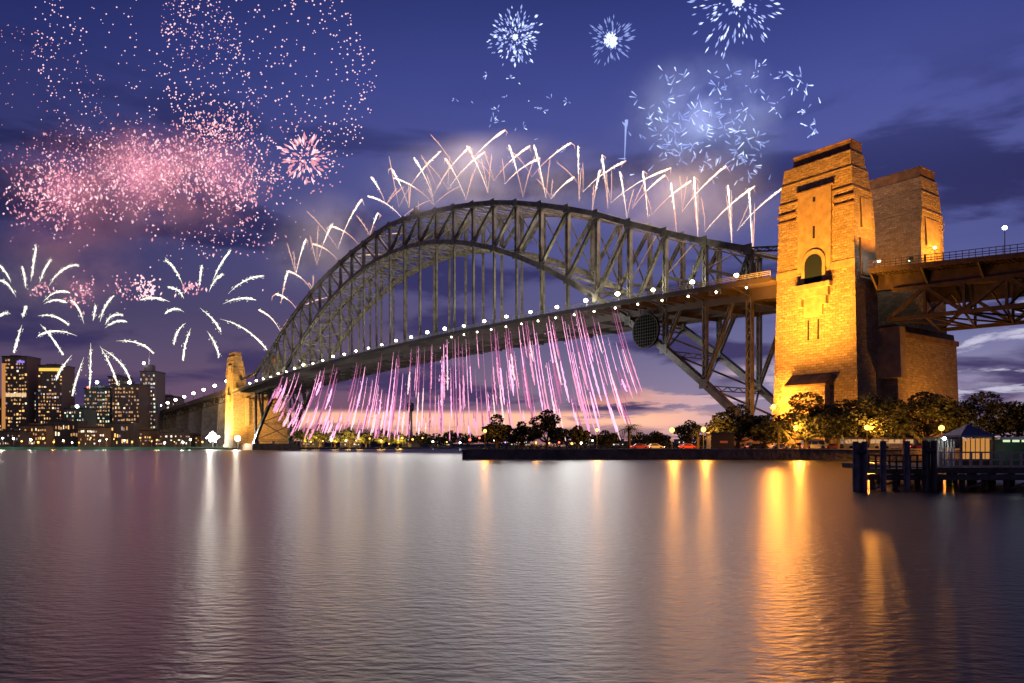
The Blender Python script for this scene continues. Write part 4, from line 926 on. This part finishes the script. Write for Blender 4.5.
def ragged(mb, cv, prof, r, rnd, fringe=16, n=6):
    m = len(cv) * 3; pts = []; rad = []
    for i in range(m):
        u = i / (m - 1) * (len(cv) - 1); k = min(int(u), len(cv) - 2); f = u - k; w = prof[k] * (1 - f) + prof[k + 1] * f
        pts.append(cv[k].lerp(cv[k + 1], f) + Vector((rnd.gauss(0, .16), 0, rnd.gauss(0, .16))) * r * w); rad.append(r * w * rnd.uniform(.65, 1.2))
    mb.tube(pts, rad, n)
    for _ in range(fringe):
        i = int(rnd.uniform(.15, 1) * (m - 1)); d = (pts[min(i + 1, m - 1)] - pts[max(i - 1, 0)]).normalized(); mb.octa(pts[i] + Vector((rnd.gauss(0, 1), rnd.gauss(0, .5), rnd.gauss(0, 1))) * r * .9, r * rnd.uniform(.12, .3), d, r * rnd.uniform(.4, 1.4))
def curve(p, c, q, n=8):
    return [p * (1 - u) ** 2 + c * 2 * u * (1 - u) + q * u * u for u in [i / n for i in range(n + 1)]]
# comets shot off the arch: (tip px, py, tail px, py)
CM = [(259, 310, 280, 331), (276, 294, 297, 310), (288, 271, 312, 291), (288, 271, 281, 304), (313, 244, 339, 262), (330, 226, 358, 244), (333, 223, 317, 265), (362, 199, 338, 249), (306, 239, 296, 275), (368, 196, 402, 218), (371, 177, 386, 205), (378, 213, 370, 236), (391, 168, 409, 208), (394, 178, 434, 205), (441, 151, 399, 207), (414, 158, 433, 197), (445, 158, 466, 200), (470, 147, 437, 189), (485, 152, 448, 190),
      (467, 146, 488, 193), (505, 130, 460, 177), (509, 145, 523, 197), (530, 146, 494, 181), (534, 145, 546, 198), (571, 143, 532, 177), (540, 158, 505, 184), (574, 177, 551, 199), (578, 146, 579, 202), (626, 161, 583, 192), (602, 155, 608, 209), (600, 170, 592, 212), (620, 172, 627, 218), (643, 171, 648, 218), (671, 168, 611, 203), (665, 175, 632, 209), (671, 183, 677, 237), (694, 177, 698, 238), (691, 181, 652, 215), (726, 166, 682, 212), (728, 185, 732, 245), (755, 186, 705, 232), (749, 188, 753, 268), (783, 188, 737, 231)]
rnd = random.Random(3)
for i, (a, c, e, g) in enumerate(sorted(CM, key=lambda q: q[0])):
    w = 15 + rnd.uniform(-6, 6); p, q = bpx(a, c, w), bpx(e, g, w); D = p.y
    lean = 'leaning right' if a > e + 8 else ('leaning left' if a < e - 12 else 'nearly upright')
    t = thing('firework_comet', 'white-gold firework comet %s above the arch, tip %s from the left' % (lean, nth(i)), 'firework', q, 0, 'comets fired off the arch')
    mid_ = (p + q) / 2 + Vector(((p.x - q.x) * -.10, 0, abs(p.x - q.x) * .12)) - q; pp = p - q; cv = curve(Vector((0, 0, 0)), mid_, pp, 10)
    r = D / F * 1.0
    mb = MB(); ragged(mb, cv[:6], [.10 + .07 * k for k in range(6)], r, rnd, 8); mb.build('tail', f_fade if rnd.random() < .5 else f_white, t, True)
    mb = MB(); ragged(mb, cv[5:], (.45, .55, .7, .9, 1.15, .7), r, rnd, 14); mb.build('head', f_white if abs(a - e) > 20 else f_core, t, True)
    for kk in range(rnd.choice([1, 2])):
        mb = MB(); e2 = Vector((pp.x * rnd.uniform(-.9, .5) + rnd.uniform(-6, 6) * r, pp.y, pp.z * rnd.uniform(.6, .95))); ragged(mb, curve(Vector((0, 0, 0)), e2 * .5 + Vector((-e2.x * .1, 0, abs(e2.x) * .15)), e2, 8), (.08, .15, .22, .3, .36, .42, .46, .42, .2), r, rnd, 10, 5); mb.build('faint_tail', f_fade, t)
    if rnd.random() < .7:
        mb = MB(); side = cv[-1] + Vector((rnd.uniform(-4, 4) * r, 0, -2.5 * r)); mb.tube([cv[-1], side, side + Vector((rnd.uniform(-3, 3) * r, 0, -4 * r))], [r * .6, r * .35, r * .1], 5); mb.build('side_spark', f_fade, t)
CML = [(p, c) for p, c in ((290, 285), (330, 240), (380, 205), (430, 175), (480, 160), (540, 160), (600, 170), (650, 185), (700, 195), (750, 205))]
# the blue comet
p, q = bpx(626, 120, 15), bpx(624.5, 162, 15); t = thing('firework_comet', 'single tall blue-white comet rising above the warm ones', 'firework', q); mb = MB(); mb.tube([(0, 0, 0), (p - q) * .5, p - q], [.1, .25, .5], 6); mb.build('tail', f_blue, t, True)
# waterfall of pink sparks off the deck
rnd = random.Random(9); WF = []
for i in range(170):
    px = 280 + 335 * (i + rnd.uniform(0, .8)) / 170
    x_ = bpx(px, 0, -9.7)
    ydk = YH - (57.5 - CH) * F / x_.y + 1
    lean = -.36 + (px - 300) * .0026 if px < 440 else (px - 440) * .0016
    y0 = ydk + (rnd.uniform(0, 95) if rnd.random() < .66 else rnd.uniform(0, 10)); maxb = 441 if px < 600 else 405; maxb = min(maxb, 405 + (px - 280) * .9)
    ln = rnd.uniform(30, 112) * (1.1 if px > 330 else .8); y1 = min(y0 + ln, maxb - rnd.uniform(0, 14))
    if y1 - y0 < 10: y0 = y1 - 18
    xs = px + lean * (y0 - ydk); xe = px + lean * (y1 - ydk) * 1.08
    WF.append((xs, y0, xe, y1))
for i, (xs, y0, xe, y1) in enumerate(sorted(WF)):
    w = rnd.uniform(-13, -10); p, q = bpx(xs, y0, w), bpx(xe, y1, w); r = p.y / F
    t = thing('falling_spark_trail', 'pink firework streak falling from the arch deck, %s from the left' % nth(i), 'firework', p, 0, 'pink firework streaks falling from the deck')
    cv = curve(Vector((0, 0, 0)), (q - p) * .5 + Vector(((p.x - q.x) * .12, 0, 0)), q - p, 8); s = rnd.choice([.6, .7, .85, 1.0, 1.2, 1.5])
    mb = MB(); ragged(mb, cv[:5], (.1, .2, .3, .42, .5), r * s, rnd, 5, 5); mb.build('tail', rnd.choice([f_mag, f_magd]), t, True)
    mb = MB(); ragged(mb, cv[4:], (.5, .7, .85, .8, .3), r * s, rnd, 6, 5); mb.build('head', rnd.choice([f_mag, f_mag2, f_mag2, f_magd, f_pinkh]), t, True)
for i, (px, py) in enumerate([(310, 410), (370, 405), (430, 405), (490, 405), (550, 400), (600, 380)]):
    pass
# palm shells over the city
PA = [[(36, 245.5, 34, 262, 30.7, 281.5), (51, 259.5, 44, 268, 39.5, 283), (79, 265, 60, 265, 49, 286), (22, 266, 25, 276, 26, 289), (-1, 265, 7, 272, 11, 283), (-2, 280, 9, 281, 16, 297), (70, 293, 56, 287, 43, 302), (67, 303, 55, 297, 44, 304), (69, 325, 54, 312, 38, 316), (26, 306, 25, 311, 22.5, 318), (14, 353, 17, 339, 22, 325), (63, 355, 53, 337, 40, 324), (-3, 318, 4, 312, 9, 313)],
      [(114, 295.5, 104, 304, 100, 322), (95.4, 305, 95, 312, 93, 321), (70, 300, 79, 304, 84, 324), (123, 315, 110, 312, 105, 325), (127, 322, 117, 318, 105, 328), (38, 336, 54, 326, 77, 336), (153.5, 354, 142, 339, 116, 341), (56, 380, 60, 368, 72, 355), (72, 396, 76, 378, 84, 357), (89.6, 389, 91, 366, 90.7, 343), (117.7, 385, 113, 368, 100, 346), (131, 382, 124, 360, 101, 348)],
      [(231, 250, 219, 264, 212.6, 281.5), (165, 260, 176, 266, 182.7, 285), (202, 265, 200, 276, 199.6, 287), (223, 274, 214, 278, 209, 292), (264, 276, 245, 276, 228, 294), (256, 300, 240, 295, 223, 304), (140, 300, 155, 295, 170, 302), (168, 287, 180, 288, 184, 299), (165, 314, 173, 305, 184, 312), (174, 345, 175, 330, 186, 323), (183, 361, 184, 343, 191, 328), (219, 357, 217, 344, 207, 331), (221, 332, 216, 320, 200, 308), (267, 350, 248, 325, 220, 319)]]
PLB = ['cream palm-shaped firework at the left edge above the brown tower', 'cream palm-shaped firework bursting low between the city towers', 'cream palm-shaped firework left of the distant yellow tower']
rnd = random.Random(4)
for (cx, cy, D), tails, lb in zip(((28, 300, 860), (92, 334, 840), (203, 306, 800)), PA, PLB):
    c = at(cx, cy, D); t = thing('palm_firework', lb, 'firework', c, 0, 'palm-shaped fireworks over the city')
    for tl in tails:
        dy = rnd.uniform(-25, 25); A = at(tl[0], tl[1], D + dy) - c; B = at(tl[2], tl[3], D + dy * .7) - c; Cc = at(tl[4], tl[5], D + dy * .3) - c
        cv = curve(Cc, B, A, 10); r = D / F; mb = MB(); ragged(mb, cv, (.06, .18, .32, .48, .62, .75, .85, .9, .85, .7, .3), r, rnd, 60)
        mb.build('tail', f_palm, t)
    light((0, -10, 0), 22000, (1, .9, .75), 5, t)
# shells of dots and streaks
class Sparks:                                   # the largest hundred sparks are parts, the rest one uncountable mass
    def __init__(s): s.items = []
    def put(s, p, r, d, l, m, tube=None): s.items.append((r, p, d, l, m, tube))
    def build(s, t):
        s.items.sort(key=lambda q: -q[0]); rest = {}
        for k, (r, p, d, l, m, tube) in enumerate(s.items):
            mb = MB() if k < 100 else rest.setdefault(m.name, (MB(), m))[0]
            if tube: mb.tube(tube[0], tube[1], 5)
            else: mb.octa(p, r, d, l)
            if k < 100: mb.build('spark', m, t)
        for mb, m in rest.values(): mb.build('spark_mass', m, t)['kind'] = 'stuff'
def shell(px, py, rpx, D, n, label, m, size, streaks=0, inner=.96, group=None, m2=None, squash=1, zmin=-1, jit=.03, lightp=0, lcol=(1, .5, .6), core=0, name='shell_firework'):
    rnd = random.Random(int(px * 7 + py)); c = at(px, py, D); r = rpx * D / F; t = thing(name, label, 'firework', c, 0, group); sp = Sparks()
    for k in range(n):
        while True:
            v = Vector((rnd.gauss(0, 1), rnd.gauss(0, 1), rnd.gauss(0, 1))).normalized()
            if v.z >= zmin: break
        rr = r * rnd.uniform(inner, 1) * (1 + rnd.gauss(0, jit)); p = Vector((v.x * rr, v.y * rr, v.z * rr * squash)); s = size * D / F * rnd.uniform(.6, 1.3)
        sp.put(p, s, v if streaks else None, s * streaks if streaks else 0, m2 if (m2 and rnd.random() < .35) else m)
    for k in range(int(core * 45)):
        v = Vector((rnd.gauss(0, 1), rnd.gauss(0, 1), rnd.gauss(0, 1))).normalized(); sp.put(v * core * D / F * rnd.uniform(.1, 1), D / F * rnd.uniform(.5, .95), v, D / F * 1.5, f_blueh)
    sp.build(t)
    if lightp: light((0, 0, 0), lightp, lcol, 6, t)
    return t
shell(272, 78, 100, 900, 760, 'huge hollow ball of pale pink dots nearest the arch', f_pinkh, .85, m2=f_pinkh, inner=.97)
shell(150, 70, 98, 960, 600, 'huge hollow ball of faint pink dots at the upper left', f_pinkh, .75, inner=.95)
shell(30, 100, 66, 940, 240, 'sparse dotted ball cut by the left edge of the photo', f_pink, .6, inner=.95)
shell(195, 30, 34, 880, 90, 'small faint dotted ball near the top left', f_pink, .6, inner=.8)
def cluster(label, blobs, D, n, m, m2, size, group=None, lightp=0, seed=0):
    rnd = random.Random(seed); c = at(blobs[0][0], blobs[0][1], D); t = thing('shell_firework', label, 'firework', c, 0, group); sp = Sparks()
    for k in range(n):
        bx, by, sx, sy = rnd.choice(blobs); dd = D + rnd.gauss(0, 26); p = at(bx + rnd.gauss(0, sx), by + rnd.gauss(0, sy), dd) - c; s = size * D / F * rnd.uniform(.5, 1.35)
        v = Vector((rnd.gauss(0, .5), rnd.gauss(0, .5), -1)); sp.put(p, s, v if rnd.random() < .35 else None, s * 2.2, m2 if rnd.random() < .35 else m)
    sp.build(t)
    if lightp:
        for bx, by, sx, sy in blobs: light(at(bx, by, D) - c, lightp, (1, .27, .42), 28, t)
    return t
cluster('dense pink glitter burst at the left edge of the cloud', [(60, 180, 26, 22), (48, 200, 22, 16)], 880, 850, f_pink, f_pinkh, .85, lightp=.85e5, seed=1)
cluster('densest pink glitter burst in the middle of the cloud', [(140, 168, 32, 17), (135, 180, 34, 22), (165, 165, 30, 14)], 900, 1700, f_pink, f_pinkh, .9, lightp=.85e5, seed=2)
cluster('pink glitter burst at the right of the cloud', [(215, 165, 26, 22), (235, 185, 20, 14), (218, 128, 22, 12)], 870, 1000, f_pink, f_pinkh, .85, lightp=.85e5, seed=3)
cluster('thin pink glitter trailing under the cloud', [(250, 225, 26, 20), (210, 240, 30, 12)], 890, 190, f_pink, f_pinkh, .7, seed=4)
cluster('tiny pink flash low on the left beside a cream burst', [(43, 289, 7, 4)], 880, 45, f_pink, f_pinkh, .9, seed=5)
cluster('tiny pink flash between the two left cream bursts', [(83, 293, 7, 7)], 885, 70, f_pink, f_pinkh, .9, lightp=4e4, seed=6)
cluster('tiny pink flash in the middle of the low row', [(124, 288, 8, 8)], 885, 50, f_pink, f_pinkh, .85, seed=7)
cluster('brightest tiny pink flash, left of the right cream burst', [(147, 289, 6, 5)], 885, 90, f_pinkh, f_pinkh, 1.0, lightp=4e4, seed=8)
cluster('tiny pink flash inside the right cream burst', [(190, 288, 7, 4)], 885, 45, f_pink, f_pinkh, .9, seed=9)
shell(305, 158, 24, 820, 130, 'compact bright pink flower burst right of the cloud', f_pink, 1.1, 3.2, .45, m2=f_pinkh, lightp=6e4)
shell(305, 160, 40, 830, 80, 'loose ring of pink sparks around the flower burst', f_pink, .95, 0, .75)
shell(515, 37, 28, 700, 230, 'round blue-white dandelion burst left of centre at the top', f_blue, .85, 2.6, .35, m2=f_blueh, lightp=6e4, lcol=(.6, .7, 1), core=2.5)
shell(611, 40, 24, 700, 110, 'faint blue burst around a solid white core', f_blued, .7, 4.5, .55, lightp=6e4, lcol=(.6, .7, 1), core=7)
shell(738, 0, 50, 680, 210, 'large blue-white burst cut by the top edge', f_blue, 1.0, 3.6, .55, m2=f_blueh, lightp=8e4, lcol=(.6, .7, 1), core=6)
def scatter(label, blobs, D, n, seed, ln, size=.9):
    rnd = random.Random(seed); c = at(blobs[0][0], blobs[0][1], D); t = thing('crackle_firework', label, 'firework', c); sp = Sparks()
    for k in range(n):
        bx, by, sx, sy = rnd.choice(blobs); cc = at(bx + rnd.gauss(0, sx), by + rnd.gauss(0, sy), D + rnd.gauss(0, 20)) - c
        for j in range(rnd.choice([1, 2, 3, 4])):
            v = Vector((rnd.gauss(0, 1), rnd.gauss(0, .6), rnd.gauss(0, 1))).normalized(); s = D / F * rnd.uniform(.7, 1.3) * ln; a = cc + v * s * .35; sp.put(a, s, v, 0, rnd.choice([f_blueh, f_blue, f_blue, f_blued]), ([a, a + v * s * .8, a + v * s], [D / F * .15 * size, D / F * .75 * size, D / F * .3 * size]))
    sp.build(t)
    light((0, 0, 0), 2e5, (.5, .6, 1), 25, t); return t
scatter('largest blue-white crackling burst just left of the nearest tower top', [(700, 110, 34, 26), (735, 150, 18, 18), (720, 130, 30, 30), (665, 125, 22, 22)], 640, 125, 1, 7.0)
scatter('sparse arc of blue-white sparks right of the crackling burst', [(770, 75, 14, 6), (795, 92, 12, 6), (808, 120, 6, 10)], 650, 22, 2, 6)
scatter('sparse faint blue sparks below the round dandelion burst', [(520, 100, 28, 20), (545, 110, 30, 26)], 720, 22, 3, 3.6, .7)

# ------------------------------------------------------------------ smoke lit by the fireworks
def smoke(px, py, wpx, hpx, D, dens, label, seed, depth=None, col=(.9, .9, .95), scale=.022, lo=.34, hi=.72):
    m = bpy.data.materials.new('drifting_smoke'); m.use_nodes = True; nt = m.node_tree; N = nt.nodes; L = nt.links; N.clear()
    o = N.new('ShaderNodeOutputMaterial'); v = N.new('ShaderNodeVolumePrincipled'); v.inputs['Color'].default_value = (*col, 1); v.inputs['Anisotropy'].default_value = .2
    tc = N.new('ShaderNodeTexCoord'); n = N.new('ShaderNodeTexNoise'); n.inputs['Scale'].default_value = scale; n.inputs['Detail'].default_value = 4; n.inputs['Roughness'].default_value = .6
    mp = N.new('ShaderNodeMapping'); mp.inputs[1].default_value = (seed * 31.7, seed * 7.3, 0); L.new(tc.outputs['Object'], mp.inputs[0]); L.new(mp.outputs[0], n.inputs[0])
    mr = N.new('ShaderNodeMapRange'); mr.interpolation_type = 'SMOOTHSTEP'; mr.inputs[1].default_value = lo; mr.inputs[2].default_value = hi; L.new(n.outputs[0], mr.inputs[0])
    W2, H2 = wpx * D / F / 2, hpx * D / F / 2; dd = depth or min(W2, H2)
    # falloff to the ellipsoid's skin
    sc_ = N.new('ShaderNodeMapping'); sc_.inputs[3].default_value = (1 / W2, 1 / dd, 1 / H2); L.new(tc.outputs['Object'], sc_.inputs[0])
    ln = N.new('ShaderNodeVectorMath'); ln.operation = 'LENGTH'; L.new(sc_.outputs[0], ln.inputs[0])
    fo = N.new('ShaderNodeMapRange'); fo.interpolation_type = 'SMOOTHSTEP'; fo.inputs[1].default_value = 1.0; fo.inputs[2].default_value = .25; L.new(ln.outputs['Value'], fo.inputs[0])
    a = N.new('ShaderNodeMath'); a.operation = 'MULTIPLY'; L.new(mr.outputs[0], a.inputs[0]); L.new(fo.outputs[0], a.inputs[1])
    b_ = N.new('ShaderNodeMath'); b_.operation = 'MULTIPLY'; b_.inputs[1].default_value = dens; L.new(a.outputs[0], b_.inputs[0]); L.new(b_.outputs[0], v.inputs['Density']); L.new(v.outputs[0], o.inputs['Volume'])
    mb = MB(); mb.ball((0, 0, 0), 1, 20, 12); mb.v = [(x * W2, y * dd, z * H2) for x, y, z in mb.v]
    ob = mb.build('smoke_cloud', m); ob.location = at(px, py, D); tag(ob, label, 'smoke', kind='stuff'); return ob
smoke(135, 182, 330, 150, 900, .034, 'pink-lit smoke filling the glitter cloud at the left', 1, 60)
smoke(60, 262, 190, 130, 890, .022, 'thin pink smoke drifting down behind the cream bursts', 2, 50)
smoke(500, 185, 330, 110, 400, .04, 'pale smoke glowing above the crown of the arch', 3, 35)
smoke(690, 200, 230, 110, 300, .045, 'warm smoke above the near end of the arch', 4, 25)
smoke(330, 245, 170, 130, 520, .022, 'thin smoke along the left flank of the arch', 5, 30)
smoke(700, 125, 220, 160, 640, .02, 'bluish smoke around the crackling burst', 6, 45)
for i, (px, py) in enumerate([(285, 285), (310, 255), (335, 235), (365, 200), (390, 178), (420, 168), (450, 158), (480, 155), (515, 152), (550, 155), (585, 158), (615, 168), (645, 178), (675, 180), (705, 185), (730, 190), (755, 195)]):
    p = bpx(px, py, 15); light(p, 28000, (1, .72, .70) if px < 560 else (1, .62, .42), 11)
# the falling curtain's own light over the water
for px, py in [(300, 400), (350, 395), (400, 390), (450, 390), (500, 385), (550, 380), (595, 365)]:
    p = bpx(px, py, -14); light(p, 31000, (.95, .97, .90), 14)
